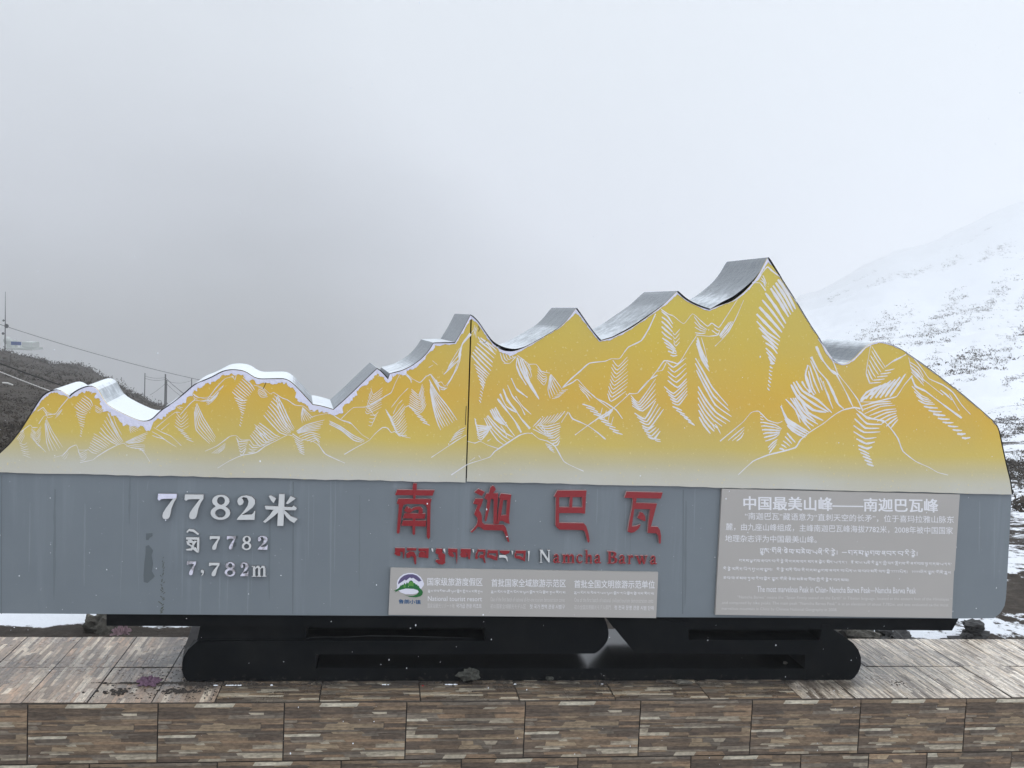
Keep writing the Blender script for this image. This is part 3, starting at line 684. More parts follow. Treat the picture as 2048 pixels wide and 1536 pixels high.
exec_list = '''
L 1 300,490 345,460 380,500 440,515 490,450 550,380 7
L 1 310,590 350,530 380,520 450,510 7
H 1 365,540 420,650 510,790 | 360,580 375,740 400,820 | 5 9
L 1 160,660 240,600 260,620 300,620 7
H 1 250,620 290,660 330,600 | 240,690 300,750 330,700 | 7 7
H 1 260,700 280,730 310,770 | 300,760 330,780 370,820 | 4 7
H 1 190,640 160,680 130,720 | 200,680 180,720 160,750 | 4 7
H 1 150,740 190,760 220,740 | 180,840 210,850 250,865 | 6 6
H 1 340,470 365,500 390,510 | 370,500 380,540 430,530 | 3 6
H 1 450,520 480,490 500,470 | 440,545 470,520 500,480 | 3 6
H 1 670,365 725,405 745,450 | 590,450 640,490 700,515 | 7 10
H 1 600,490 650,515 690,520 | 635,600 660,610 675,620 | 6 10
H 1 645,620 655,630 662,640 | 640,680 648,690 655,692 | 4 7
H 1 755,440 790,460 830,490 | 760,480 780,500 810,505 | 4 7
H 1 860,500 900,580 950,680 990,740 | 790,650 840,700 900,740 940,760 | 6 11
H 1 750,670 820,710 890,765 | 700,790 740,820 780,830 | 8 10
H 1 900,520 930,600 980,690 | 870,500 900,600 960,720 | 2 9
L 1 640,900 740,880 780,850 860,800 940,760 990,745 9
L 1 430,860 500,840 560,780 610,760 630,800 700,800 7
H 1 620,790 640,830 700,800 | 640,880 670,880 700,850 | 5 7
H 1 490,860 510,835 545,800 | 510,880 530,860 550,820 | 3 5
H 1 1000,740 1080,700 1200,650 | 1020,750 1100,740 1160,720 | 5 9
H 1 1010,770 1080,760 1170,760 | 1110,800 1140,800 1160,810 | 4 9
L 1 990,745 1040,780 1120,790 1160,830 1200,895 8
H 1 1040,600 1080,620 1130,640 | 1035,610 1040,650 1050,670 | 5 6
L 1 900,510 960,550 1000,600 1040,590 6
L 1 1230,620 1300,660 1370,690 1450,765 8
H 1 1210,650 1280,690 1350,740 1420,780 | 1215,680 1260,700 1300,710 1340,730 | 2 8
L 1 1250,620 1320,560 1400,500 1440,500 7
L 1 1290,640 1355,585 6
H 1 1410,500 1450,550 1500,490 | 1390,600 1450,640 1520,600 | 5 7
H 1 1400,610 1450,640 1480,650 | 1490,710 1520,725 1550,735 | 5 9
L 1 1440,520 1520,430 1560,400 1620,410 1690,400 1750,340 8
L 1 1545,350 1590,380 1640,380 1700,370 1730,340 1790,280 7
H 1 1540,350 1560,370 1600,385 | 1550,390 1560,400 1570,405 | 3 7
H 1 1640,400 1690,400 1740,350 | 1660,440 1700,410 1745,360 | 3 7
H 1 1570,420 1625,540 1740,720 | 1555,480 1570,640 1690,760 | 6 11
H 1 1410,450 1430,465 1460,480 | 1430,450 1440,460 1470,460 | 2 8
H 2 345,415 405,470 440,520 | 250,530 310,580 360,610 | 8 11
H 2 275,580 330,605 380,600 | 320,690 340,700 355,710 | 6 11
H 2 330,710 340,720 350,720 | 315,795 322,805 330,810 | 5 8
L 2 0,580 60,590 130,500 200,430 270,410 8
L 2 50,640 110,580 185,490 6
H 2 0,610 60,600 120,560 | 50,610 100,600 150,550 | 3 7
L 2 255,405 280,440 7
L 2 290,400 280,440 7
H 2 465,500 500,510 540,560 | 460,540 490,575 545,575 | 5 8
L 2 430,480 500,500 560,550 590,540 650,580 700,600 760,640 830,650 880,690 920,690 8
H 2 590,560 650,620 700,740 760,840 | 510,720 570,790 640,860 700,880 | 8 12
H 2 620,560 660,640 730,780 | 605,570 640,700 720,860 | 3 10
H 2 470,780 540,830 600,880 650,900 | 400,880 440,930 480,970 520,960 | 8 12
H 2 430,790 500,850 560,940 | 440,810 490,880 530,940 | 2 10
H 2 400,920 430,960 490,960 | 380,1020 410,1020 440,1010 | 4 9
L 2 140,1145 230,1090 330,1045 450,1020 520,970 620,920 700,880 740,885 10
L 2 40,1010 130,970 200,920 240,890 290,885 330,920 400,920 8
H 2 90,1030 150,990 210,940 | 140,1030 180,1000 205,970 | 4 6
H 2 290,900 310,930 390,930 | 320,1030 340,1040 370,990 | 6 9
H 2 770,850 850,800 1000,760 | 780,870 860,850 960,840 | 6 9
H 2 790,890 880,860 970,880 | 880,940 930,920 960,960 | 5 9
L 2 740,870 800,910 900,930 950,960 1000,1030 1080,1070 1160,1105 10
H 2 740,890 800,930 830,920 | 790,1010 820,1030 840,1040 | 7 10
H 2 820,655 860,700 910,750 | 820,660 810,730 820,785 | 6 8
L 2 880,740 950,720 1040,705 1080,730 1130,760 1200,780 1250,830 1300,880 1350,910 8
L 2 1055,690 1080,730 1150,770 1210,790 8
H 2 1030,765 1120,810 1220,880 1330,930 | 1030,790 1130,840 1230,920 1300,940 | 3 13
L 2 1155,1035 1240,985 1350,925 1400,870 1460,820 1500,825 1530,860 1560,850 9
L 2 1130,750 1180,700 1230,660 1330,655 1420,610 1480,570 1530,540 1560,470 1595,400 9
H 2 1365,500 1385,560 1465,500 | 1320,690 1340,710 1460,650 | 9 8
H 2 1360,720 1400,720 1430,690 | 1345,800 1370,810 1390,770 | 4 7
L 2 1340,640 1370,690 1400,730 8
H 2 1480,670 1540,740 1640,620 | 1560,850 1600,890 1660,830 | 10 9
H 2 1550,850 1590,870 1630,860 | 1610,890 1640,895 1690,905 | 3 9
L 2 1530,660 1600,570 1665,505 6
L 2 1545,710 1580,640 1620,600 6
L 2 1600,720 1640,660 1680,640 7
L 2 1640,380 1700,430 1760,460 1810,410 1850,395 8
H 2 1640,390 1670,420 1700,440 | 1660,400 1680,430 1690,465 | 3 8
L 2 1860,285 1895,315 6
L 2 1830,340 1865,320 6
L 2 1950,395 2000,340 2045,290 8
L 2 1980,360 2000,320 2045,270 9
H 2 1690,510 1750,560 1785,460 | 1660,640 1770,700 1810,630 | 9 9
H 2 1670,650 1700,670 1750,690 | 1780,780 1810,790 1840,805 | 6 13
L 3 2045,190 1990,310 1930,405 1830,455 1800,490 1755,550 1690,550 1640,570 1515,585 1440,650 1370,710 1300,780 12
L 3 565,350 500,430 480,500 475,560 26
L 3 480,530 430,670 375,770 11
H 3 480,460 430,540 380,630 | 490,540 420,610 360,670 | 3 8
L 3 220,690 245,675 300,740 330,735 360,770 400,720 450,640 480,560 8
H 3 300,740 320,770 380,790 | 320,790 350,800 380,780 | 3 8
H 3 290,715 300,740 320,820 | 245,680 280,740 320,820 | 3 9
H 3 235,720 300,830 380,930 460,1045 | 240,800 270,960 300,1060 330,1125 | 8 11
H 3 640,380 710,430 780,490 | 570,520 640,600 720,680 | 7 15
H 3 590,590 650,640 705,690 | 640,740 660,765 670,790 | 6 14
H 3 650,760 665,770 668,780 | 630,880 640,890 650,905 | 6 9
H 3 600,280 590,320 570,345 | 620,300 605,340 610,385 | 3 8
H 3 620,370 650,410 720,440 | 640,380 690,420 760,510 | 2 11
H 3 800,505 820,560 845,585 | 890,510 905,540 925,530 | 5 9
L 3 830,585 880,585 930,530 8
L 3 940,525 990,560 1025,590 1050,640 8
L 3 1025,595 1090,595 1130,650 1200,665 9
H 3 940,540 960,620 1000,700 1060,800 1115,880 | 970,540 1010,640 1030,720 1070,790 1115,875 | 3 17
H 3 985,550 1040,640 1055,700 | 960,545 1000,650 1040,720 | 3 9
L 3 940,540 930,600 960,680 1010,760 18
H 3 1100,625 1140,670 1175,680 | 1095,700 1150,760 1180,710 | 5 8
H 3 1205,670 1250,730 1300,800 | 1200,680 1185,800 1205,870 | 6 9
H 3 1215,870 1260,860 1280,850 | 1290,805 1320,800 1345,795 | 5 7
L 3 1300,780 1380,740 1420,715 1480,780 1560,860 1650,905 1730,960 1780,1030 11
H 3 1425,750 1500,810 1570,860 | 1440,790 1490,840 1520,890 | 3 9
L 3 1560,860 1640,920 1700,970 9
H 3 1700,560 1745,610 1830,525 | 1660,830 1690,890 1820,800 | 10 10
L 3 1840,825 1760,900 1690,960 1580,1030 1480,1100 1400,1160 13
L 3 1700,960 1660,1000 1600,1030 24
H 3 1455,910 1520,930 1560,950 | 1700,1130 1740,1145 1785,1155 | 9 14
H 3 1620,940 1610,980 1600,1010 | 1710,1010 1700,1040 1690,1080 | 4 7
L 3 1350,980 1380,1030 1450,1060 1510,1090 1580,1140 1645,1195 13
L 3 1345,975 1290,1060 9
H 3 1320,970 1270,1030 1220,1070 | 1130,1020 1100,1060 1060,1100 | 8 9
H 3 1100,1080 1180,1090 1290,1060 | 1230,1250 1260,1240 1280,1200 | 9 11
H 3 1060,1110 1120,1140 1200,1180 | 1120,1060 1160,1120 1240,1190 | 4 10
L 3 1050,1140 1110,1190 1180,1210 1240,1250 1310,1370 1380,1410 1470,1450 12
H 3 1160,1230 1190,1240 1220,1250 | 1190,1270 1215,1285 1235,1300 | 4 10
L 3 410,1480 540,1395 650,1360 720,1335 760,1290 850,1230 960,1160 1020,1145 1060,1150 13
L 3 890,705 930,790 980,830 1020,860 17
L 3 860,760 900,850 960,920 1000,1000 13
L 3 825,790 860,880 930,970 970,1030 1040,1110 20
L 3 780,870 850,960 920,1050 970,1140 20
L 3 800,830 850,930 930,980 16
L 3 925,850 980,930 1050,995 10
H 3 760,930 800,1010 870,1100 | 720,960 760,1030 820,1080 | 4 17
H 3 700,1000 780,1090 850,1150 910,1180 | 670,1020 720,1120 780,1200 830,1240 | 4 13
H 3 850,1080 880,1120 920,1170 | 800,1080 840,1130 860,1200 | 2 11
H 3 600,1030 610,1080 680,1090 740,1090 | 620,1180 650,1200 690,1160 710,1130 | 8 12
H 3 595,1030 605,1035 610,1040 | 600,1070 608,1075 615,1080 | 3 8
L 3 540,1210 600,1225 640,1210 700,1240 790,1270 8
L 3 560,1370 600,1340 7
L 3 630,1325 650,1350 7
L 3 700,1210 730,1190 8
L 3 250,1340 400,1240 460,1200 530,1160 10
H 3 430,1160 480,1120 525,1100 | 390,1220 440,1190 500,1160 | 4 9
L 4 690,475 740,510 790,530 870,590 940,510 1000,560 1060,610 1095,585 1150,620 1200,550 1300,395 10
L 4 1120,770 1200,690 1280,560 1350,400 8
H 4 690,490 740,530 790,600 | 690,650 730,690 780,720 | 5 15
H 4 695,700 750,740 810,800 | 760,840 790,850 820,840 | 5 15
H 4 780,660 800,680 840,630 | 790,740 805,770 840,735 | 4 8
H 4 950,530 1000,600 1060,640 | 960,660 1010,670 1050,660 | 4 9
H 4 1090,640 1120,660 1150,680 | 1110,620 1135,640 1160,650 | 2 10
H 4 1150,690 1200,620 1240,570 | 1170,710 1230,650 1280,560 | 4 10
L 4 970,680 1070,690 1140,680 1160,640 11
L 4 970,690 910,780 850,880 820,910 790,900 715,885 660,960 580,1060 500,1145 430,1150 12
L 4 740,880 700,960 660,970 9
H 4 980,700 1010,800 1060,900 | 970,740 1020,880 1080,980 | 3 16
H 4 960,860 1030,980 1100,1100 1230,1255 | 965,950 1030,1080 1120,1240 1270,1345 | 3 15
L 4 1010,700 1040,800 1060,900 8
H 4 980,1080 1050,1200 1130,1300 1250,1380 | 990,1330 1030,1400 1060,1440 1085,1470 | 6 17
H 4 1080,1370 1100,1400 1120,1440 | 1120,1390 1140,1420 1165,1470 | 2 10
H 4 740,900 790,940 890,860 | 740,1040 820,1100 900,1020 | 5 13
H 4 710,1090 790,1150 900,1050 | 770,1220 830,1240 900,1150 | 5 14
H 4 780,1250 820,1270 860,1285 | 900,1370 930,1385 960,1405 | 5 16
H 4 440,1160 510,1220 650,1020 | 450,1240 540,1290 660,1180 | 5 13
H 4 470,1300 560,1350 650,1200 | 530,1400 600,1420 710,1270 | 4 14
H 4 540,1420 580,1440 640,1400 | 580,1490 630,1510 690,1440 | 4 15
H 4 600,1500 640,1510 690,1520 | 640,1520 660,1530 690,1535 | 2 12
L 4 505,1140 580,1050 660,1000 11
L 4 1420,265 1470,230 1500,180 1540,135 1580,170 1640,215 16
H 4 1480,240 1510,260 1525,300 | 1500,200 1515,230 1530,270 | 3 8
L 4 1300,390 1370,330 1430,265 1480,265 1525,325 13
H 4 1620,230 1690,330 1770,490 | 1560,300 1640,420 1715,550 | 4 26
L 4 1640,230 1700,330 1780,420 8
H 4 1520,340 1600,450 1690,590 | 1450,510 1540,600 1650,710 | 4 26
H 4 1445,560 1540,660 1640,730 | 1520,740 1580,780 1620,830 | 4 20
H 4 1520,780 1570,830 1610,880 | 1545,850 1580,900 1600,910 | 3 17
H 4 1560,900 1570,910 1590,915 | 1540,1100 1550,1115 1560,1125 | 8 12
H 4 1480,1380 1510,1380 1600,1400 1655,1430 | 1520,1530 1550,1520 1600,1500 1640,1470 | 6 15
H 4 1480,1310 1490,1315 1500,1320 | 1480,1350 1495,1355 1510,1360 | 3 9
L 4 1160,1530 1280,1430 1350,1370 1410,1300 1470,1290 1540,1360 1620,1385 1660,1370 10
H 4 1220,1530 1300,1460 1360,1410 | 1290,1530 1330,1500 1350,1460 | 3 9
L 5 400,310 450,380 520,490 560,590 640,690 720,800 760,890 13
L 5 385,370 430,470 500,560 560,600 26
L 5 550,600 620,730 680,855 14
L 5 345,455 400,560 470,640 520,740 560,830 605,870 24
L 5 320,520 300,600 340,720 370,760 28
H 5 340,480 390,600 440,740 | 320,560 350,690 390,760 | 3 15
L 5 415,620 450,700 520,870 11
L 5 440,650 470,730 500,800 9
H 5 220,640 280,730 400,800 520,910 | 180,670 240,780 360,880 480,900 | 3 26
L 5 270,650 300,700 340,740 20
H 5 240,760 320,900 450,970 | 140,790 220,880 260,990 | 4 20
H 5 200,780 280,920 410,1000 | 230,900 300,990 345,1040 | 3 18
H 5 100,840 150,950 280,1030 335,1060 | 150,1000 190,1040 250,1080 300,1100 | 4 18
L 5 120,900 160,970 220,1000 18
H 5 150,1060 180,1100 220,1140 | 90,1190 110,1190 130,1200 | 5 15
L 5 -240,1400 -120,1290 0,1240 100,1215 220,1180 260,1120 330,1060 440,990 530,920 600,880 690,860 740,870 15
H 5 0,1180 40,1140 80,1110 | 10,1225 30,1200 70,1150 | 3 12
L 5 820,370 800,480 785,590 810,665 8
L 5 830,370 880,450 940,540 11
H 5 825,400 880,490 930,560 | 790,590 805,640 820,665 | 6 11
H 5 810,665 860,662 910,660 | 930,565 970,560 1015,550 | 5 10
L 5 945,530 1000,490 1060,460 1105,435 17
L 5 720,815 850,815 960,790 1030,770 1090,680 1155,605 13
H 5 740,800 790,740 880,690 | 970,780 1040,680 1100,590 | 7 22
L 5 740,810 790,770 850,740 24
H 5 745,850 860,820 990,810 | 770,910 900,850 1030,840 | 3 12
H 5 800,930 930,880 1030,870 | 980,1030 1010,990 1045,950 | 6 13
L 5 700,870 760,920 830,945 930,970 1000,1050 1040,1110 1080,1210 1180,1290 1290,1340 1360,1380 1440,1400 12
L 5 730,890 790,940 860,955 930,970 24
H 5 700,900 790,990 920,995 | 680,1000 770,1060 900,1055 | 3 18
H 5 680,1050 780,1110 870,1100 | 720,1160 790,1190 840,1170 | 3 19
H 5 720,1190 770,1210 815,1235 | 790,1310 820,1320 850,1330 | 5 16
L 5 1125,460 1150,560 1200,610 1260,650 1310,690 1400,760 11
H 5 1130,490 1200,540 1250,620 | 1140,570 1200,630 1250,690 | 4 11
L 5 1170,470 1240,560 1290,630 1400,680 1480,740 1550,840 1620,915 13
L 5 1380,720 1430,760 1470,800 18
L 5 1450,750 1490,820 1530,885 9
L 5 1150,620 1180,690 1260,730 1340,790 1420,850 1550,945 19
H 5 1150,690 1220,760 1290,790 | 1200,800 1260,830 1340,835 | 4 14
H 5 1240,850 1290,860 1360,865 | 1550,1100 1580,1105 1620,1100 | 9 20
'''
def pp(s): return [tuple(float(q) for q in w.split(',')) for w in s.split()]
for ln in exec_list.strip().splitlines():
    k, z, rest = ln.split(' ', 2)
    if k == 'L':
        pts, w = rest.rsplit(' ', 1); L(int(z), pp(pts), float(w))
    else:
        a, b_, c_ = rest.split('|'); n, w = c_.split(); Hh(int(z), pp(a), pp(b_), int(n), float(w))
mb.build('mountain_drawing', m_line, sign)
# cracks in the print
mb = MB()
for pts in ([(533, 762), (530, 770), (526, 778)], [(957, 652), (959, 658), (957, 663)], [(974, 681), (969, 686), (966, 684)], [(932.5, 812), (931.5, 830), (931, 850)]):
    lay[0] += 1; yl = YY-.0013
    A = [P(x-.6, y, yl) for x, y in pts]; B = [P(x+.6, y, yl) for x, y in pts]; m = len(pts)
    mb.add(A+B, [(i, i+1, i+1+m, i+m) for i in range(m-1)])
mb.build('print_crack', m_core, sign)['kind'] = 'stuff'

# ------------------------------------------------------------------ plinth (black painted steel)
PY = 5.268
for pl_ in ([(213, 1221), (213, 1251.5), (1000, 1256), (1216, 1257), (1213, 1246), (1206, 1228)], [(1206, 1228), (1228, 1257), (1560, 1258.5), (1904, 1261), (1917, 1238), (1917, 1228)]):
    mb = MB(); mb.prism(pl_, PY+.004, PY+.5); mb.build('support_beam', m_black, sign)
mb = MB()
mb.prism([(394, 1283), (612, 1282), (970, 1281.5), (970, 1236), (1207, 1236), (1212, 1243), (1216, 1256), (1217.5, 1268), (1215, 1281), (1208, 1292), (1199, 1301), (1190, 1307), (950, 1308.5), (632, 1309), (632, 1362), (374, 1362), (367, 1352), (364, 1340), (364.5, 1326), (368, 1312), (376, 1299)], PY, PY+.66); mb.build('left_support', m_black, sign)
mb = MB(); mb.prism([(402, 1246), (612, 1248), (612, 1290), (392, 1290)], PY+.03, PY+.44); mb.build('recessed_plate', m_black, sign)
mb = MB(); mb.prism([(600, 1246), (980, 1250), (980, 1290), (600, 1290)], PY+.2, PY+.42, ref=PY+.2); mb.build('recessed_plate', m_black, sign)
mb = MB(); mb.prism([(1212, 1236), (1270, 1306), (1610, 1309.5), (1610, 1362), (1698, 1362), (1709, 1355), (1717, 1344), (1722, 1330), (1722, 1315), (1717, 1300), (1707, 1287), (1692, 1275), (1680, 1268), (1668, 1260), (1660, 1250), (1645, 1250), (1640, 1281), (1377, 1280), (1377, 1246), (1300, 1236)], PY, PY+.66); mb.build('right_support', m_black, sign)
mb = MB(); mb.prism([(1370, 1246), (1650, 1246), (1650, 1290), (1370, 1290)], PY+.16, PY+.42, ref=PY+.16); mb.build('recessed_plate', m_black, sign)
mb = MB(); mb.prism([(630, 1336.5), (1612, 1337.5), (1612, 1362), (630, 1362)], PY+.003, PY+.70)
o = mb.build('base_plate', [m_black, m_blackgloss], sign)
for p_ in o.data.polygons:
    p_.material_index = 1 if p_.normal.z > .9 else 0
mb = MB(); A = [(402, 1252), (399, 1268), (394, 1283), (376, 1299), (368, 1312), (364.6, 1324)]; B = [(384, 1252), (379, 1268), (373, 1284), (368.5, 1299), (365.5, 1312), (364.4, 1322)]
mb.add([P(*q, PY+.031) for q in A]+[P(*q, PY+.40) for q in B], [(i, i+6, i+7, i+1) for i in range(5)])
mb.add([P(*q, PY+.43) for q in A]+[P(*q, PY+.401) for q in B], [(i, i+1, i+7, i+6) for i in range(5)])
mb.build('bevelled_end', m_facet, sign)
mb = MB(); tube(mb, [P(x, y, PY+.02) for x, y in ((611, 1278), (622, 1274.5), (650, 1274), (700, 1274), (735, 1271.5), (790, 1272), (850, 1273.5), (930, 1275.5), (950, 1277))], [.0008, .0016, .0014, .0015, .0022, .002, .0018, .0012, .0006], 5); mb.build('lip_highlight', m_facet, sign)  # added pale sliver, stands in for the highlight line in the slot

# ------------------------------------------------------------------ raised characters
YL = YG-.024
def raised(name, o, scl, polys, mats, parent=sign, label=None, yl=YL, flags=None):
    mb = MB()
    for i, pl in enumerate(polys):
        holes = []
        if isinstance(pl, dict): holes = [Z(o, scl, h) for h in pl['h']]; pl = pl['o']
        mb.prism(Z(o, scl, pl), yl-.0004*i, YG-.0015-.0001*i, holes, back=False, side_mi=1)
    ob_ = mb.build(name, mats, parent)
    if label: ob_['label'] = label
    return ob_
RED = [m_red, m_rededge]; WHT = [m_white, m_whiteedge]; CHP = [m_chip, m_whiteedge]
raised('red_character', (780, 955), 11.82, [
 [(555, 135), (635, 140), (630, 290), (540, 290), (530, 240)], [(170, 290), (1055, 300), (1005, 430), (120, 415)], [(545, 400), (610, 400), (600, 520), (548, 520)],
 [(205, 500), (985, 510), (960, 600), (945, 1420), (905, 1460), (870, 1400), (880, 740), (850, 660), (780, 630), (400, 625), (320, 650), (290, 730), (225, 1300), (185, 1335), (160, 1300), (210, 640), (160, 610), (175, 550)],
 [(385, 690), (430, 690), (500, 750), (560, 710), (640, 690), (720, 690), (775, 740), (770, 850), (670, 850), (680, 770), (620, 755), (540, 790), (470, 840), (400, 830), (335, 780)],
 [(345, 845), (840, 855), (815, 975), (300, 965)], [(540, 960), (610, 960), (600, 1030), (540, 1030)], [(310, 1015), (860, 1020), (845, 1160), (265, 1140)], [(530, 1140), (600, 1140), (590, 1340), (565, 1360), (535, 1340)]], RED, label='large red raised character 南')
raised('red_character', (930, 960), 11.38, [
 [(305, 205), (450, 270), (380, 365), (215, 280)],
 [(240, 425), (420, 430), (385, 540), (320, 690), (360, 745), (380, 810), (390, 960), (440, 1010), (880, 1020), (930, 1080), (975, 1250), (1010, 1390), (1000, 1420), (970, 1400), (890, 1190), (850, 1150), (430, 1140), (340, 1070), (290, 1060), (235, 1130), (160, 1200), (125, 1180), (200, 1110), (270, 1010), (290, 930), (280, 860), (210, 785), (290, 560), (185, 540)],
 [(580, 170), (620, 135), (660, 140), (705, 210), (690, 230), (640, 300), (755, 300), (750, 420), (735, 620), (725, 1000), (650, 1000), (655, 480), (640, 430), (590, 440), (560, 640), (490, 930), (460, 945), (450, 900), (510, 460), (445, 415), (490, 310), (545, 305)],
 [(820, 310), (1055, 335), (1035, 460), (870, 455), (840, 440), (770, 410)], [(800, 430), (872, 450), (850, 620), (810, 860), (765, 1000), (728, 1000), (755, 760)],
 [(960, 450), (1036, 455), (1000, 880), (930, 880), (945, 640)], [(830, 800), (1003, 800), (1000, 860), (1015, 1000), (940, 980), (860, 930), (790, 930)]], RED, label='large red raised character 迦')
raised('red_character', (1100, 970), 12.29, [
 [(185, 135), (900, 135), (880, 300), (150, 300), (100, 290)], [(150, 290), (228, 290), (222, 960), (250, 1095), (180, 1060), (135, 1000)], [(490, 290), (560, 290), (545, 560), (475, 560)], [(790, 290), (882, 290), (865, 700), (800, 700)],
 [(220, 545), (872, 550), (860, 705), (720, 690), (220, 690)], [(215, 930), (830, 940), (890, 1010), (950, 1200), (975, 1380), (950, 1420), (925, 1400), (860, 1150), (800, 1110), (220, 1095)]], RED, label='large red raised character 巴')
raised('red_character', (1240, 970), 12.29, [
 [(165, 165), (1050, 185), (1005, 335), (110, 315)], [(300, 320), (410, 330), (390, 430), (350, 620), (290, 1020), (400, 1010), (510, 965), (480, 1040), (440, 1090), (350, 1160), (270, 1175), (190, 1150), (230, 900), (300, 560), (320, 380)],
 [(380, 440), (910, 455), (870, 600), (345, 590)], [(745, 590), (872, 590), (760, 1020), (930, 1030), (985, 1110), (1010, 1250), (1000, 1440), (965, 1440), (940, 1250), (890, 1190), (680, 1180), (700, 900)],
 [(490, 670), (560, 680), (620, 770), (630, 880), (590, 890), (430, 810)]], RED, label='large red raised character 瓦')
o1, s1 = (780, 1085), 13.65; o2 = (920, 1085)
TB = [
 (o1, 0, [[(140, 150), (410, 155), (405, 250), (380, 440), (362, 440), (345, 255), (140, 250)], [(150, 240), (260, 245), (290, 300), (280, 370), (190, 360), (120, 310)]]),
 (o1, 0, [[(465, 150), (720, 155), (715, 220), (460, 220)], [(440, 310), (540, 240), (660, 260), (720, 380), (712, 590), (675, 600), (640, 400), (570, 370), (540, 420), (450, 420)]]),
 (o1, 0, [[(780, 160), (1060, 160), (1045, 430), (980, 420), (975, 240), (785, 235)], [(790, 300), (830, 240), (960, 260), (990, 420), (880, 410), (780, 400)]]),
 (o1, 1, [[(1130, 160), (1175, 165), (1180, 255), (1165, 260), (1135, 210)]]),
 (o1, 0, [[(1270, 165), (1430, 170), (1430, 280), (1510, 330), (1505, 480), (1380, 500), (1320, 400), (1320, 330), (1240, 290), (1250, 220)], [(1300, 470), (1500, 470), (1510, 560), (1430, 605), (1330, 590), (1240, 520), (1250, 480)]]),
 (o1, 1, [[(1450, 170), (1505, 170), (1510, 275), (1490, 270), (1455, 210)]]),
 (o1, 0, [[(1590, 165), (1840, 175), (1840, 420), (1825, 600), (1805, 420), (1790, 270), (1590, 262)], [(1600, 255), (1700, 262), (1765, 380), (1720, 400), (1630, 370), (1585, 300)]]),
 (o2, 0, [[(20, 175), (300, 180), (290, 300), (270, 460), (235, 460), (190, 290), (20, 250)], [(40, 240), (150, 250), (210, 380), (140, 410), (30, 400), (5, 330)]]),
 (o2, 1, [[(335, 180), (380, 185), (380, 290), (350, 250)]]),
 (o2, 0, [[(480, 190), (700, 195), (695, 250), (470, 250)], [(430, 300), (480, 240), (500, 260), (470, 360), (500, 420), (450, 460), (415, 430)], [(520, 390), (560, 330), (660, 340), (700, 560), (670, 560), (620, 430), (540, 420)], [(640, 245), (700, 245), (690, 360), (640, 350)]]),
 (o2, 0, [[(760, 210), (1035, 215), (1035, 295), (755, 290)], [(990, 290), (1035, 290), (1020, 490), (985, 480)], [(740, 280), (790, 285), (785, 380), (735, 400)], [(740, 350), (860, 340), (990, 390), (1000, 490), (920, 470), (840, 430), (740, 410)]]),
 (o2, 0, [[(1090, 220), (1360, 225), (1340, 290), (1230, 335), (1170, 310), (1090, 275)]]),
 (o2, 1, [[(1070, 340), (1240, 345), (1290, 400), (1310, 520), (1290, 510), (1250, 430), (1190, 410), (1065, 410)]]),
 (o2, 1, [[(1400, 225), (1445, 230), (1445, 330), (1430, 330)]]),
 (o2, 0, [[(1520, 220), (1800, 225), (1790, 300), (1515, 300)], [(1740, 290), (1792, 295), (1775, 520), (1730, 500)], [(1490, 290), (1540, 295), (1530, 420), (1490, 420)], [(1520, 370), (1620, 360), (1745, 420), (1745, 500), (1620, 450), (1520, 430)]]),
 (o2, 1, [[(1850, 230), (1910, 235), (1895, 330), (1880, 510), (1860, 500), (1865, 330)]])]
for o_, w_, pl in TB:
    q = raised('tibetan_letter', o_, s1, pl, WHT if w_ else RED, yl=YG-.014)
    if w_: q['label'] = 'small Tibetan mark that has lost its red face and shows white'

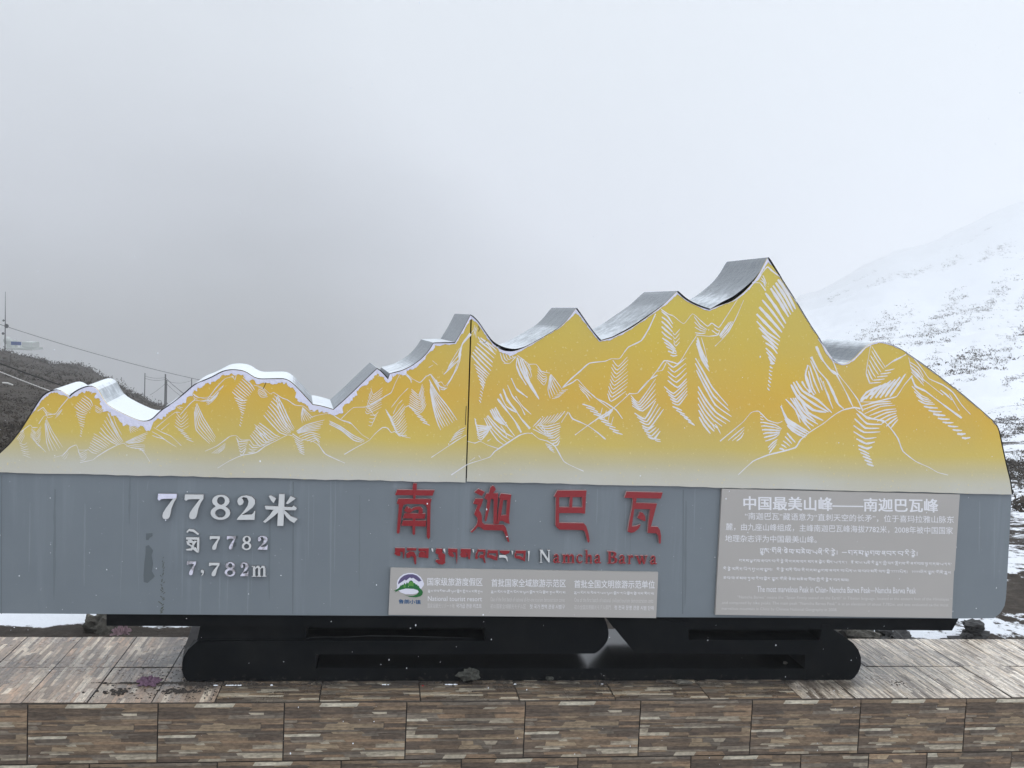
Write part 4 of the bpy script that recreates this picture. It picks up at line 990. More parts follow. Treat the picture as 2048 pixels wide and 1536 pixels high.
# stroke glyphs for the roman letters (unit box, y up)
def ribbon(pts, w):
    out = []
    for (x0, y0), (x1, y1) in zip(pts[:-1], pts[1:]):
        dx, dy = x1-x0, y1-y0; l = math.hypot(dx, dy)+1e-9; nx, ny = -dy/l*w/2, dx/l*w/2; ex, ey = dx/l*w*.28, dy/l*w*.28
        out.append([(x0+nx-ex, y0+ny-ey), (x1+nx+ex, y1+ny+ey), (x1-nx+ex, y1-ny+ey), (x0-nx-ex, y0-ny-ey)])
    return out
def rect(x0, y0, x1, y1): return [[(x0, y0), (x1, y0), (x1, y1), (x0, y1)]]
GLY = {
 'a': rect(.56, .04, .78, .82)+[[(.14, .66), (.20, .88), (.42, 1.0), (.62, .98), (.78, .82), (.60, .72), (.52, .86), (.36, .86), (.32, .68)]]+[[(.06, .22), (.16, .45), (.58, .62), (.58, .50), (.34, .38), (.30, .20), (.38, .14), (.58, .26), (.58, .10), (.34, -.02), (.14, .04)]]+[[(.7, .0), (.96, .06), (.96, .14), (.7, .18)]],
 'm': rect(.08, 0, .24, .95)+rect(.43, 0, .58, .8)+rect(.78, 0, .93, .8)+[[(.22, .76), (.34, .98), (.5, .98), (.58, .78), (.44, .74), (.36, .82), (.24, .68)]]+[[(.57, .76), (.69, .98), (.85, .98), (.93, .78), (.79, .74), (.71, .82), (.59, .68)]]+rect(.0, 0, .32, .07)+rect(.36, 0, .66, .07)+rect(.71, 0, 1.0, .07)+rect(.0, .88, .1, .95),
 'c': [[(.90, .72), (.74, .70), (.66, .86), (.5, .90), (.34, .74), (.30, .46), (.42, .22), (.62, .14), (.84, .28), (.92, .22), (.72, .02), (.44, -.03), (.18, .14), (.08, .46), (.18, .80), (.46, 1.0), (.76, .96), (.9, .84)]],
 'h': rect(.08, 0, .30, 1.48)+rect(.66, 0, .88, .74)+[[(.28, .70), (.42, .96), (.64, 1.0), (.84, .90), (.88, .70), (.66, .68), (.58, .80), (.46, .78), (.28, .58)]]+rect(0, 0, .40, .07)+rect(.57, 0, .97, .07)+rect(-.02, 1.40, .10, 1.48),
 'B': rect(.10, 0, .34, 1.35)+rect(.0, 0, .12, .07)+rect(.0, 1.28, .12, 1.35)+[[(.32, 1.35), (.66, 1.33), (.86, 1.18), (.86, .92), (.66, .74), (.9, .60), (.98, .36), (.84, .08), (.56, 0), (.32, 0), (.32, .09), (.54, .10), (.68, .22), (.70, .44), (.58, .62), (.32, .66), (.32, .76), (.52, .80), (.62, .94), (.62, 1.12), (.50, 1.25), (.32, 1.26)]],
 'r': rect(.16, 0, .42, .95)+[[(.40, .74), (.56, .98), (.80, 1.0), (.94, .86), (.88, .68), (.72, .70), (.66, .82), (.54, .72), (.40, .52)]]+rect(.04, 0, .56, .07)+rect(.04, .88, .18, .95),
 'w': [[(.02, .95), (.20, .95), (.38, .30), (.44, .30), (.34, .0), (.28, .0)]]+[[(.36, .16), (.48, .95), (.54, .80), (.42, .02), (.33, .0)]]+[[(.42, .95), (.60, .95), (.74, .30), (.78, .28), (.70, 0), (.63, 0)]]+[[(.72, .12), (.86, .90), (.94, .90), (.76, .02), (.68, .0)]]+rect(-.04, .88, .26, .95)+rect(.38, .88, .66, .95)+rect(.78, .88, 1.02, .95)}
def glyph_at(name, g, x0, x1, yb0, hgt, mats, slope=0.0, label=None, yl=YG-.016):
    # px box: x0..x1, baseline yb0, hgt = px per glyph unit height
    polys = []
    for pl in GLY[g]: polys.append([(x0+u*(x1-x0), yb0-v*hgt+slope*(u*(x1-x0))) for u, v in pl])
    return raised(name, (0, 0), 1, polys, mats, label=label, yl=yl)
raised('roman_letter', (1065, 1090), 7.877, [[(110, 75), (155, 75), (245, 215), (250, 95), (235, 85), (235, 78), (278, 78), (278, 85), (265, 97), (270, 275), (250, 272), (142, 120), (140, 265), (158, 272), (158, 278), (108, 276), (128, 265), (125, 97)]], WHT, label='bare white capital N at the start of Namcha', yl=YG-.016)
for ch, xa, xb in (('a', 318, 440), ('m', 468, 668), ('c', 680, 800), ('h', 832, 948), ('a', 968, 1088)):
    yb_ = 285+(xa-300)*.012
    glyph_at('roman_letter', ch, 1065+xa/7.877, 1065+xb/7.877, 1090+yb_/7.877, 143/7.877, RED)
for ch, xa, xb in (('B', 1180, 1345), ('a', 1352, 1478), ('r', 1500, 1595), ('w', 1625, 1815), ('a', 1845, 1965)):
    yb_ = 292+(xa-1100)*.022
    glyph_at('roman_letter', ch, 1065+xa/7.877, 1065+xb/7.877, 1090+yb_/7.877, 143/7.877, RED)

# numerals
D7 = [(85, 143), (272, 145), (270, 190), (245, 228), (220, 290), (208, 350), (200, 378), (185, 396), (160, 402), (135, 394), (126, 370), (134, 335), (165, 285), (235, 192), (150, 192), (115, 196), (95, 210), (80, 195)]
def bbn(pts, x0, y0, x1, y1): return [((x-x0)/(x1-x0), (y-y0)/(y1-y0)) for x, y in pts]
G7 = [bbn(D7, 80, 143, 272, 402)]
D2 = [(905, 245), (895, 215), (905, 185), (940, 160), (990, 155), (1045, 168), (1075, 203), (1075, 240), (1050, 280), (990, 325), (940, 355), (1040, 350), (1060, 335), (1065, 315), (1078, 315), (1070, 405), (890, 405), (900, 385), (960, 320), (1000, 260), (1010, 215), (995, 180), (960, 172), (940, 182), (952, 196), (962, 222), (948, 247), (922, 257)]
G2 = [bbn(D2, 890, 155, 1078, 405)]
def ell(cx, cy, rx, ry, n=20): return [(cx+rx*math.cos(2*math.pi*i/n), cy+ry*math.sin(2*math.pi*i/n)) for i in range(n)]
def uni8():
    out = []
    for i in range(44):
        a = 2*math.pi*i/44; best = None
        for k in range(400, 0, -1):
            r = k/400; x, y = .5+math.cos(a)*r*.62, .48+math.sin(a)*r*.62
            if ((x-.52)/.44)**2+((y-.25)/.25)**2 <= 1 or ((x-.5)/.5)**2+((y-.72)/.28)**2 <= 1: best = (x, y); break
        out.append(best)
    return out
G8 = [{'o': uni8(), 'h': [ell(.53, .235, .20, .165, 14), ell(.50, .735, .27, .175, 14)]}]
Gc = [[(.1, .1), (.5, 0), (.95, .15), (1, .45), (.7, .8), (.25, 1.0), (.2, .92), (.55, .65), (.5, .5), (.1, .45)]]
Gm = [[(x, 1-y) for x, y in pl] for pl in GLY['m']]
def numeral(G_, x0, y0, x1, y1, mats, label=None, name='numeral', yl=YL):
    o_, s_ = (300, 960), 5.12
    def mp_(pl): return [(x0+u*(x1-x0), y0+v*(y1-y0)) for u, v in pl]
    polys = [({'o': mp_(p_['o']), 'h': [mp_(h) for h in p_['h']]} if isinstance(p_, dict) else mp_(p_)) for p_ in G_]
    return raised(name, o_, s_, polys, mats, label=label, yl=yl)
numeral(G7, 80, 143, 272, 402, WHT, 'first large 7, its top bar peeled to a lilac white')
mb = MB(); mb.prism(Z((300, 960), 5.12, [(84, 141), (274, 143), (271, 182), (240, 190), (150, 192), (115, 196), (92, 212), (78, 195)]), YL-.0016, YL-.0003); mb.build('peeled_patch', m_rim, sign)
numeral(G7, 353, 148, 548, 402, WHT); numeral(G8, 620, 152, 822, 408, WHT); numeral(G2, 888, 158, 1078, 408, WHT)
raised('white_character', (300, 960), 5.12, [[(1322, 145), (1378, 145), (1375, 300), (1365, 470), (1303, 470), (1312, 300)], [(1175, 265), (1316, 270), (1313, 308), (1185, 300)], [(1376, 275), (1455, 278), (1470, 262), (1505, 290), (1490, 310), (1374, 308)],
 [(1215, 165), (1240, 158), (1292, 190), (1265, 237), (1240, 210)], [(1440, 165), (1492, 190), (1410, 248), (1392, 240)], [(1262, 308), (1316, 306), (1314, 330), (1270, 370), (1180, 438), (1158, 428), (1225, 360)], [(1370, 306), (1400, 330), (1440, 370), (1512, 400), (1475, 440), (1430, 415), (1395, 380), (1368, 335)]], WHT, label='large white raised character 米')
raised('tibetan_letter', (300, 960), 5.12, [[(372, 530), (400, 500), (450, 508), (505, 552), (490, 562), (440, 530), (400, 524), (380, 542)], [(370, 586), (505, 588), (505, 612), (370, 610)], [(482, 610), (506, 610), (502, 742), (480, 700)],
 [(385, 612), (420, 612), (470, 640), (445, 680), (425, 676), (440, 648), (390, 640)], [(372, 625), (395, 628), (405, 655), (455, 680), (430, 722), (375, 722), (368, 708), (420, 700), (425, 684), (380, 660)], [(440, 690), (470, 690), (500, 742), (480, 742), (440, 712)], [(455, 620), (482, 625), (450, 665), (430, 655)]], WHT, yl=YG-.016, label='white raised Tibetan character above the comma numeral')
ys_ = YG-.016
numeral(G7, 610, 575, 716, 716, WHT, yl=ys_); numeral(G7, 786, 575, 877, 712, CHP, 'small thin 7 with peeling enamel', yl=ys_); numeral(G8, 940, 573, 1037, 718, WHT, yl=ys_); numeral(G2, 1100, 573, 1205, 714, CHP, 'small 2 with peeling enamel', yl=ys_)
numeral(G7, 377, 834, 471, 976, CHP, 'small 7 before the comma, peeling', yl=ys_); numeral(Gc, 518, 920, 553, 982, WHT, name='comma', yl=ys_); numeral(G7, 603, 848, 712, 986, WHT, yl=ys_); numeral(G8, 764, 842, 873, 988, CHP, yl=ys_); numeral(G2, 923, 845, 1008, 985, CHP, 'bold small 2 with a chipped foot', yl=ys_); numeral(Gm, 1042, 878, 1192, 990, WHT, name='roman_letter', yl=ys_)

# ------------------------------------------------------------------ information boards
YBD = 5.231
def board(name, corners, label):
    mb = MB(); mb.prism(corners, YBD, YG-.0005, ref=YBD); o = mb.build(name, m_board, sign); o['label'] = label; return o
oR, sR = (1420, 960), 3.938; oL, sL = (760, 950), 3.531
bR = board('information_board', Z(oR, sR, [(95, 70), (1968, 115), (1928, 710), (1922, 720), (1905, 1088), (42, 1062)]), 'large greige information board at the right with three scripts')
bL = board('information_board', Z(oL, sL, [(75, 658), (1965, 688), (1950, 1010), (60, 988)]), 'long low greige board with a round emblem')
def text(body, o_, s_, x0, y0, x1, y1, h, m, parent, bold=0.0, dy=.0006, name='printed_text'):
    """one line of lettering printed flat, baseline from (x0,y0) to (x1,y1)"""
    c = bpy.data.curves.new('t', 'FONT'); c.body = body; c.resolution_u = 2
    o = bpy.data.objects.new('t', c); C.objects.link(o); dg = bpy.context.evaluated_depsgraph_get()
    me = bpy.data.meshes.new_from_object(o.evaluated_get(dg)); bpy.data.objects.remove(o)
    co = np.zeros(len(me.vertices)*3); me.vertices.foreach_get('co', co); co = co.reshape(-1, 3)
    u0, u1 = co[:, 0].min(), co[:, 0].max(); v1 = co[:, 1].max(); v0 = min(0, co[:, 1].min())
    ref = .86 if any(ord(q) > 0x3000 for q in body) else .73
    vs, fs = [], []; f0 = [tuple(p.vertices) for p in me.polygons]; bpy.data.meshes.remove(me)
    shifts = [(0, 0)] if bold == 0 else [(-bold, -bold*.6), (bold, bold*.6), (-bold, bold*.6), (bold, -bold*.6)]   # heavier weights are overprinted
    for k_, (sx_, sy_) in enumerate(shifts):
        nb_ = len(vs)
        for x, y, _ in co:
            t_ = (x+sx_-u0)/(u1-u0); px_ = x0+(x1-x0)*t_; py_ = y0+(y1-y0)*t_-((y+sy_)/ref)*h
            vs.append(P(o_[0]+px_/s_, o_[1]+py_/s_, YBD-dy-.00003*k_))
        fs += [tuple(i+nb_ for i in q) for q in f0]
    q = mk(name, vs, fs, m, parent); q['kind'] = 'stuff'; return q
text('中国最美山峰——南迦巴瓦峰', oR, sR, 265, 224, 1795, 246, 98, m_print, bR, .022)
text('“南迦巴瓦”藏语意为“直刺天空的长矛”，位于喜玛拉雅山脉东', oR, sR, 275, 306, 1920, 336, 52, m_print, bR, .004)
text('麓，由九座山峰组成，主峰南迦巴瓦峰海拔7782米，2008年被中国国家', oR, sR, 125, 390, 1912, 422, 52, m_print, bR, .004)
text('地理杂志评为中国最美山峰。', oR, sR, 120, 482, 840, 492, 52, m_print, bR, .004)
text('The most marvelous Peak in Chian- Namcha Barwa Peak—Namcha Barwa Peak', oR, sR, 372, 882, 1622, 894, 50, m_print, bR, .004)
text('“Namcha Barwa” means the “Spear Firmly seated on the Earth” in Tibetan language, located at the eastern foot of the Himalayas', oR, sR, 215, 932, 1882, 950, 24, m_printdim, bR)
text('and composed by nine peaks. The main peak “Namcha Barwa Peak” is at an elevation of about 7,782m, and was evaluated as the most', oR, sR, 95, 976, 1878, 996, 24, m_printdim, bR)
text('marvelous mountain in China by Chinese National Geography in 2008.', oR, sR, 92, 1022, 1002, 1033, 24, m_printdim, bR)
text('国家级旅游度假区', oL, sL, 335, 776, 724, 779, 52, m_print, bL, .008)
text('首批国家全域旅游示范区', oL, sL, 787, 784, 1312, 788, 52, m_print, bL, .008)
text('首批全国文明旅游示范单位', oL, sL, 1372, 792, 1940, 797, 52, m_print, bL, .008)
text('National tourist resort', oL, sL, 338, 889, 720, 892, 36, m_print, bL)
text('One of the first batch of national all-for-one tourism demonstration zones', oL, sL, 780, 892, 1305, 896, 32, m_printdim, bL)
text('One of the first batch of national civilized tourism demonstration units', oL, sL, 1372, 896, 1930, 903, 32, m_printdim, bL)
text('国家級観光リゾート地', oL, sL, 336, 936, 526, 937, 30, m_printdim, bL); text('국가급 관광 리조트', oL, sL, 538, 937, 718, 939, 30, m_print, bL)
text('初の国家全域観光モデル区', oL, sL, 780, 940, 1030, 942, 30, m_printdim, bL); text('첫 국가 전역 관광 시범구', oL, sL, 1058, 942, 1305, 944, 30, m_print, bL)
text('初の全国文明観光モデル部門', oL, sL, 1372, 946, 1630, 948, 30, m_printdim, bL); text('첫 전국 문명 관광 시범 단위', oL, sL, 1655, 949, 1932, 953, 30, m_print, bL)
# Tibetan lettering, drawn stroke by stroke under its head line
TG = {
 'ཀ': [[(0, 0), (.85, 0)], [(.12, 0), (.08, .5), (.3, .7)], [(.45, 0), (.45, .7)], [(.8, 0), (.8, 1.1)]],
 'ག': [[(0, 0), (.8, 0)], [(.15, 0), (.05, .45), (.35, .65), (.2, .3)], [(.75, 0), (.75, 1.1)]],
 'ང': [[(0, 0), (.7, 0)], [(.2, 0), (.1, .5), (.45, .45), (.68, .95)]],
 'ཆ': [[(.1, 0), (.7, 0)], [(.4, 0), (.05, .35), (.3, .7), (.7, .4), (.4, .25)], [(.2, .8), (.65, .8)]],
 'ཛ': [[(0, 0), (.8, 0)], [(.4, 0), (.15, .4), (.6, .4), (.7, .9)], [(.1, .75), (.5, .6)]],
 'ཙ': [[(.1, 0), (.7, 0)], [(.1, .3), (.5, .25), (.6, .7), (.1, .7)], [(.6, 0), (.7, -.2)]],
 'ཏ': [[(0, 0), (.75, 0)], [(.4, 0), (.15, .4), (.55, .5), (.55, .9)]],
 'ད': [[(0, 0), (.72, 0)], [(.15, 0), (.1, .4), (.48, .35), (.62, 1.1)]],
 'ན': [[(0, 0), (.78, 0)], [(.1, .5), (.4, .25), (.68, .5), (.7, 1.15)], [(.1, .5), (.3, .6), (.4, .3)]],
 'པ': [[(.02, 0), (.02, .5), (.4, .5), (.78, .9)], [(.78, 0), (.78, 1)]],
 'བ': [[(0, 0), (.8, 0), (.8, 1)], [(0, 0), (0, .5), (.4, .5), (.8, .9)]],
 'མ': [[(0, 0), (.85, 0)], [(.15, 0), (.1, .6), (.4, .6), (.4, .3), (.15, .4)], [(.8, 0), (.8, 1)], [(.4, .6), (.8, .8)]],
 'འ': [[(.1, 0), (.7, 0)], [(.2, 0), (.05, .5), (.3, .7), (.55, .4), (.3, .3)], [(.62, 0), (.58, .6), (.72, 1.1)]],
 'ཡ': [[(.02, 0), (.3, .35), (.02, .6), (.45, .6), (.8, .9)], [(.8, 0), (.8, 1)]],
 'ར': [[(0, 0), (.72, 0)], [(.4, 0), (.3, .35), (.1, .4), (.5, .4), (.7, .9)]],
 'ལ': [[(.08, 0), (.05, .6), (.35, .7), (.4, .2), (.65, .1), (.72, .5), (.72, 1)]],
 'ས': [[(0, 0), (.8, 0)], [(.12, 0), (.08, .6), (.4, .6), (.7, .9)], [(.4, .6), (.55, 0)], [(.76, 0), (.76, .95)]],
 'ཤ': [[(0, 0), (.82, 0)], [(.1, .7), (.25, .3), (.5, .6), (.75, .9)], [(.78, 0), (.78, 1)]],
 'ཧ': [[(0, 0), (.6, 0)], [(.1, 0), (.55, .35), (.1, .6), (.6, .9)]]}
KEYS = sorted(TG)
def tib(body, o_, s_, x0, y0, x1, y1, h, m, parent, wt=.15):
    segs, X = [], 0.0; last = 0.0
    for ch in body:
        c = ord(ch)
        if ch == ' ': X += .9; continue
        if ch in '་': segs.append([(X-.02, 0), (X+.03, .22)]); X += .26; continue
        if ch == '།': segs.append([(X+.1, 0), (X+.1, .95)]); X += .5; continue
        if ch == '—': segs.append([(X, .45), (X+.9, .45)]); X += 1.2; continue
        if ch.isdigit(): segs += [[(X, .1), (X+.4, .1), (X+.2, .9)]]; X += .6; continue
        if c == 0xF72: segs.append([(last+.1, -.15), (last+.25, -.5), (last+.6, -.4), (last+.72, -.12)]); continue
        if c == 0xF7A: segs.append([(last+.1, -.55), (last+.6, -.15)]); continue
        if c == 0xF7C: segs.append([(last+.0, -.2), (last+.2, -.45), (last+.4, -.25), (last+.6, -.45), (last+.75, -.25)]); continue
        if c == 0xF74: segs.append([(last+.15, 1.35), (last+.6, 1.25), (last+.35, 1.6)]); continue
        if 0xF90 <= c <= 0xFBC:
            b_ = chr(c-0x50); g = TG.get(b_) or TG[KEYS[c % len(KEYS)]]
            segs += [[(last+u*.85, .85+v*.6) for u, v in s] for s in g]; continue
        g = TG.get(ch) or TG[KEYS[c % len(KEYS)]]
        last = X; segs += [[(X+u, v) for u, v in s] for s in g]; X += 1.0
    k = (x1-x0)/max(.1, X-.3); mb = MB(); n_ = 0
    for s in segs:
        for (ua, va), (ub, vb) in zip(s[:-1], s[1:]):
            ax, bx = x0+ua*k, x0+ub*k; ay = y0+(y1-y0)*(ax-x0)/(x1-x0)+va*h; by = y0+(y1-y0)*(bx-x0)/(x1-x0)+vb*h
            dx, dy = bx-ax, by-ay; l = math.hypot(dx, dy)+1e-6; w = wt*h/2*(1.0 if abs(dx) > abs(dy) else .85)
            nx, ny, ex, ey = -dy/l*w, dx/l*w, dx/l*w*.5, dy/l*w*.5
            n_ += 1; yl = YBD-.0006-.00001*(n_ % 40)
            mb.add([P(o_[0]+a/s_, o_[1]+b_/s_, yl) for a, b_ in ((ax-ex+nx, ay-ey+ny), (bx+ex+nx, by+ey+ny), (bx+ex-nx, by+ey-ny), (ax-ex-nx, ay-ey-ny))], [(0, 3, 2, 1)])
    q = mb.build('printed_text', m, parent); q['kind'] = 'stuff'; return q
tib('ཀྲུང་གོའི་ཆེས་མཛེས་པའི་རི་རྩེ།', oR, sR, 395, 542, 1005, 556, 32, m_print, bR, .19)
tib('—གནམ་ལྕགས་འབར་བ་རི་རྩེ།', oR, sR, 1040, 555, 1635, 566, 32, m_print, bR, .19)
tib('གནམ་ལྕགས་འབར་བ་རི་རྩེ་ནི་གནམ་སར་མདའ་སྟེང་མོད་པ་དང་། ཧི་མ་ལ་ཡའི་རི་རྒྱུད་ཀྱི་ཤར་ཕྱོགས་རི་འདབས་སུ་གནས་པ་དང་', oR, sR, 230, 625, 1900, 655, 18, m_print, bR, .2)
tib('རི་རྩེ་མཐོན་པོ་དགུ་ལས་གྲུབ། རི་རྩེ་མཐོ་ཤོས་ནི་གནམ་ལྕགས་འབར་བ་ཡིན་ལ་ས་བབ་མཐོ་ཚད་སྨི་7782ཡིན། 2008ལོར་ཀྲུང་གོའི་རྒྱལ', oR, sR, 105, 690, 1895, 720, 18, m_print, bR, .2)
tib('ཁབ་ས་ཁམས་དུས་དེབ་སྟེང་ཀྲུང་གོའི་ཆེས་མཛེས་ཤོས་ཀྱི་རི་རྩེར་བདམས།', oR, sR, 105, 762, 1095, 780, 18, m_print, bR, .2)
tib('རྒྱལ་ཁབ་རིམ་པའི་ཡུལ་སྐོར་གྱི་ངལ་གསོ་ཁུལ', oL, sL, 340, 812, 722, 818, 13, m_print, bL, .2)
tib('རྒྱལ་ཡོངས་ཁྱོན་ཡོངས་ཡུལ་སྐོར་དཔེ་སྟོན་ཁུལ་ཐོག་མ', oL, sL, 785, 818, 1305, 824, 13, m_print, bL, .2)
tib('རྒྱལ་ཡོངས་ཤེས་དཔལ་ཡུལ་སྐོར་དཔེ་སྟོན་སྡེ་ཚན་ཐོག་མ', oL, sL, 1372, 824, 1930, 832, 13, m_print, bL, .2)
# round emblem
oE, sE = (780, 1138), 19.2
emb = MB(); emb.prism(Z(oE, sE, [(275, 730), (262, 560), (290, 430), (380, 300), (520, 200), (700, 155), (880, 155), (1040, 205), (1180, 310), (1260, 440), (1305, 560), (1290, 640), (1200, 760), (1100, 880), (900, 960), (600, 970), (400, 900), (330, 830), (240, 760)]), YBD-.0012, YBD, back=False)
E_ = emb.build('emblem', m_logow, bL); E_['label'] = 'round emblem of a snowy ridge above green trees and a lake'
def em(polys, m, nm, dy):
    mb = MB()
    for i, q in enumerate(polys): mb.prism(Z(oE, sE, q), YBD-dy-.00004*i, YBD-dy+.0005, back=False)
    return mb.build(nm, m, E_)
em([[(315, 590), (320, 500), (400, 360), (540, 250), (700, 200), (880, 200), (1030, 250), (1140, 350), (1210, 450), (1105, 485), (960, 385), (890, 335), (830, 360), (765, 325), (620, 440), (565, 410), (520, 445)]], m_purple, 'emblem_sky', .0018)
em([[(350, 720), (410, 620), (430, 640), (470, 590), (500, 620), (560, 530), (600, 600), (650, 500), (690, 560), (760, 450), (830, 440), (870, 470), (910, 540), (950, 540), (1000, 600), (1040, 590), (1070, 650), (1100, 640), (1140, 730), (1220, 800), (1265, 880), (1240, 990), (1160, 1050), (1000, 1090), (760, 1070), (540, 1000), (700, 1030), (900, 1030), (1040, 970), (1105, 880), (1060, 810), (900, 760), (600, 750), (450, 790), (320, 825), (180, 900), (230, 840), (140, 835), (260, 780)]], m_green, 'emblem_forest', .0018)
em([[(690, 660), (720, 540), (780, 470), (830, 500), (870, 480), (900, 560), (905, 670), (800, 640)], [(510, 700), (560, 580), (600, 640), (590, 720)]], m_green2, 'emblem_trees', .0022)
em([[(340, 830), (480, 780), (700, 760), (900, 770), (1060, 815), (1100, 880), (1030, 940), (880, 970), (620, 965), (460, 920)]], m_logow, 'emblem_lake', .0024)
text('鲁朗小镇', oE, sE, 335, 1310, 1175, 1335, 150, m_blue, bL, .02, .0008)

# ------------------------------------------------------------------ rocks and litter
def rock(name, c, size, material, label, cat, seed, group=None, sub=3, jag_=.5, sit=.8, flatbot=True):
    bm = bmesh.new(); bmesh.ops.create_icosphere(bm, subdivisions=sub, radius=1)
    for v in bm.verts:
        n1_ = mnoise.fractal(v.co*1.2+Vector((seed*7.3, 0, 0)), .7, 2, 4); n2_ = mnoise.cell(v.co*1.7+Vector((seed, seed, 0)))
        v.co *= 1+jag_*n1_+.18*jag_*n2_
        v.co = Vector((v.co.x*size[0]/2, v.co.y*size[1]/2, v.co.z*size[2]/2))
        v.co.z = max(v.co.z, -size[2]*.5*sit)+size[2]*.5*sit
    me = bpy.data.meshes.new(name); bm.to_mesh(me); bm.free(); me.materials.append(material)
    o = bpy.data.objects.new(name, me); C.objects.link(o); o.location = c
    return tag(o, label, cat, group)
def gp(px, py, z=0.): return Vector(G(px, py, z))
rock('boulder', gp(201, 1277, -.12), (.20, .16, .20), m_rock, 'pointed grey boulder at the back edge of the ledge, just left of the black beam', 'rock', 3)
rock('boulder', gp(1712, 1290, -.10), (.30, .22, .17), m_rock, 'brown rounded boulder behind the ledge right of the plinth end', 'rock', 8)
rock('flat_rock', gp(1785, 1290, -.08), (.24, .2, .11), m_darkrock, 'flat dark slab of rock with a snow-dusted edge behind the ledge', 'rock', 5)
for i, (dx, dz, s) in enumerate(((0, -.12, (.26, .22, .16)), (.01, -.01, (.16, .14, .09)), (.0, .06, (.14, .12, .075)))):
    c = gp(1962, 1287, -.04); rock('cairn_stone', (c.x+dx, c.y+.1, c.z+dz), s, m_darkrock, ['broad bottom stone of the dark cairn under the right end of the sign', 'middle stone of the dark cairn', 'small top stone of the dark cairn touching the sign underside'][i], 'rock', 20+i)
rock('loose_stone', Vector(P(938, 1361, 5.235)), (.12, .04, .072), m_mossrock, 'grey cracked stone leaning on the front of the black base plate', 'stone', 31, jag_=.6)
rock('loose_stone', Vector(P(1099, 1362, 5.235)), (.042, .03, .028), m_mossrock, 'small mossy pebble at the foot of the plinth, right of the cracked stone', 'stone', 33, sub=2)
rock('loose_stone', Vector(P(1571, 1333, 5.36)), (.032, .03, .032), m_rock, 'pale pebble lying inside the right slot of the plinth', 'stone', 35, sub=2)
rock('loose_stone', Vector(P(1368, 1366, 5.2)), (.10, .06, .016), m_rock, 'flat grey flake on the ledge in front of the right support', 'stone', 36, sub=2)
# clods and crumbs of mud along the plinth
mb = MB(); rr = random.Random(9)
def crumb(mb, c, s):
    k = [Vector((rr.gauss(0, 1), rr.gauss(0, 1), rr.gauss(0, 1))).normalized() for _ in range(4)]
    v = [(c[0]+s*a, c[1]+s*b_, c[2]+s*.5*e) for a, b_, e in ((-1, -.3, 0), (.2, -1, .2), (1, .1, 0), (0, 1, .1), (.1*rr.random(), 0, 1.1), (-.2, .1, -.4))]
    a = rr.uniform(0, 6.28); ca_, sa_ = math.cos(a), math.sin(a)
    v = [(c[0]+(x-c[0])*ca_*rr.uniform(.8, 1.2)-(y-c[1])*sa_, c[1]+(x-c[0])*sa_+(y-c[1])*ca_, z) for x, y, z in v]
    mb.add(v, [(0, 1, 4), (1, 2, 4), (2, 3, 4), (3, 0, 4), (1, 0, 5), (2, 1, 5), (3, 2, 5), (0, 3, 5)])
for i in range(3200):
    t_ = rr.random()
    if t_ < .55: x, y = rr.uniform(-.95, 3.0), 5.262-abs(rr.gauss(0, .032))
    elif t_ < .85: x, y = rr.gauss(-1.05, .28), rr.uniform(5.05, 5.6)
    else: x, y = rr.gauss(-.8, .12), rr.uniform(5.02, 5.3)
    if -.86 < x < 2.75 and y > 5.262: continue
    crumb(mb, (x, y, -.002), rr.choice((.002, .003, .004, .006, .009)))
for cx_, cy_, n_ in ((-1.0, 5.42, 90), (-1.1, 5.62, 60), (-1.35, 5.7, 40), (-.98, 5.15, 120), (-.9, 5.25, 120), (-1.02, 5.36, 40), (-.66, 5.235, 60), (-.25, 5.22, 60), (.33, 5.23, 40), (1.25, 5.235, 40), (-1.28, 5.15, 50), (-1.2, 5.28, 60)):
    for i in range(n_): crumb(mb, (cx_+rr.gauss(0, .045), min(cy_+rr.gauss(0, .018), 5.262), 0), rr.choice((.004, .006, .009, .013)))
tag(mb.build('mud_crumbs', m_mud), 'dark crumbs and clods of mud strewn along the foot of the plinth', None, None, 'stuff')
mb = MB()
for cx_, n_ in ((433, 4), (462, 7), (478, 6), (545, 1), (770, 5), (900, 6), (912, 5), (1030, 2), (1200, 2)):
    for i in range(n_):
        c = P(cx_+rr.gauss(0, 5), 1363+rr.gauss(0, 3), 5.225); crumb(mb, (c[0], c[1]-.01, .004), rr.uniform(.004, .009))
tag(mb.build('snow_crumbs', m_snow), 'small white crumbs of snow at the foot of the plinth', None, None, 'stuff')
mb = MB(); c = P(846, 1368, 5.2); crumb(mb, (c[0], c[1], .004), .008)
m_redscrap, _, _ = mat('red_scrap', lin((160, 30, 35)), .5, .3); tag(mb.build('wrapper_scrap', m_redscrap), 'tiny red wrapper scrap on the ledge before the plinth', 'litter')
def cloth(name, c, sx_, sy_, h, material, label, seed):
    n_ = 22; v = []; rr2 = random.Random(seed)
    for j in range(n_):
        for i in range(n_):
            u, w = i/(n_-1)*2-1, j/(n_-1)*2-1
            m_ = max(abs(u), abs(w), 1e-6); l_ = math.hypot(u, w)+1e-6; a_ = math.atan2(w, u)
            r = m_/l_*(1+.75*mnoise.noise(Vector((math.cos(a_)*2.1, math.sin(a_)*2.1, seed))))
            z = max(0, h*(.4+mnoise.noise(Vector((u*3.2, w*3.2, seed)))*1.9))*(1-max(abs(u), abs(w))**2*.8)
            v.append((c[0]+u*sx_*r, c[1]+w*sy_*r, c[2]+z+.003))
    f = [(j*n_+i, j*n_+i+1, (j+1)*n_+i+1, (j+1)*n_+i) for j in range(n_-1) for i in range(n_-1)]
    o = mk(name, v, f, material, smooth=True, loc=c); return tag(o, label, 'cloth')
cloth('crumpled_cloth', gp(298, 1364, .001), .062, .07, .02, m_pink, 'crumpled faded purple cloth on the ledge left of the plinth', 4)
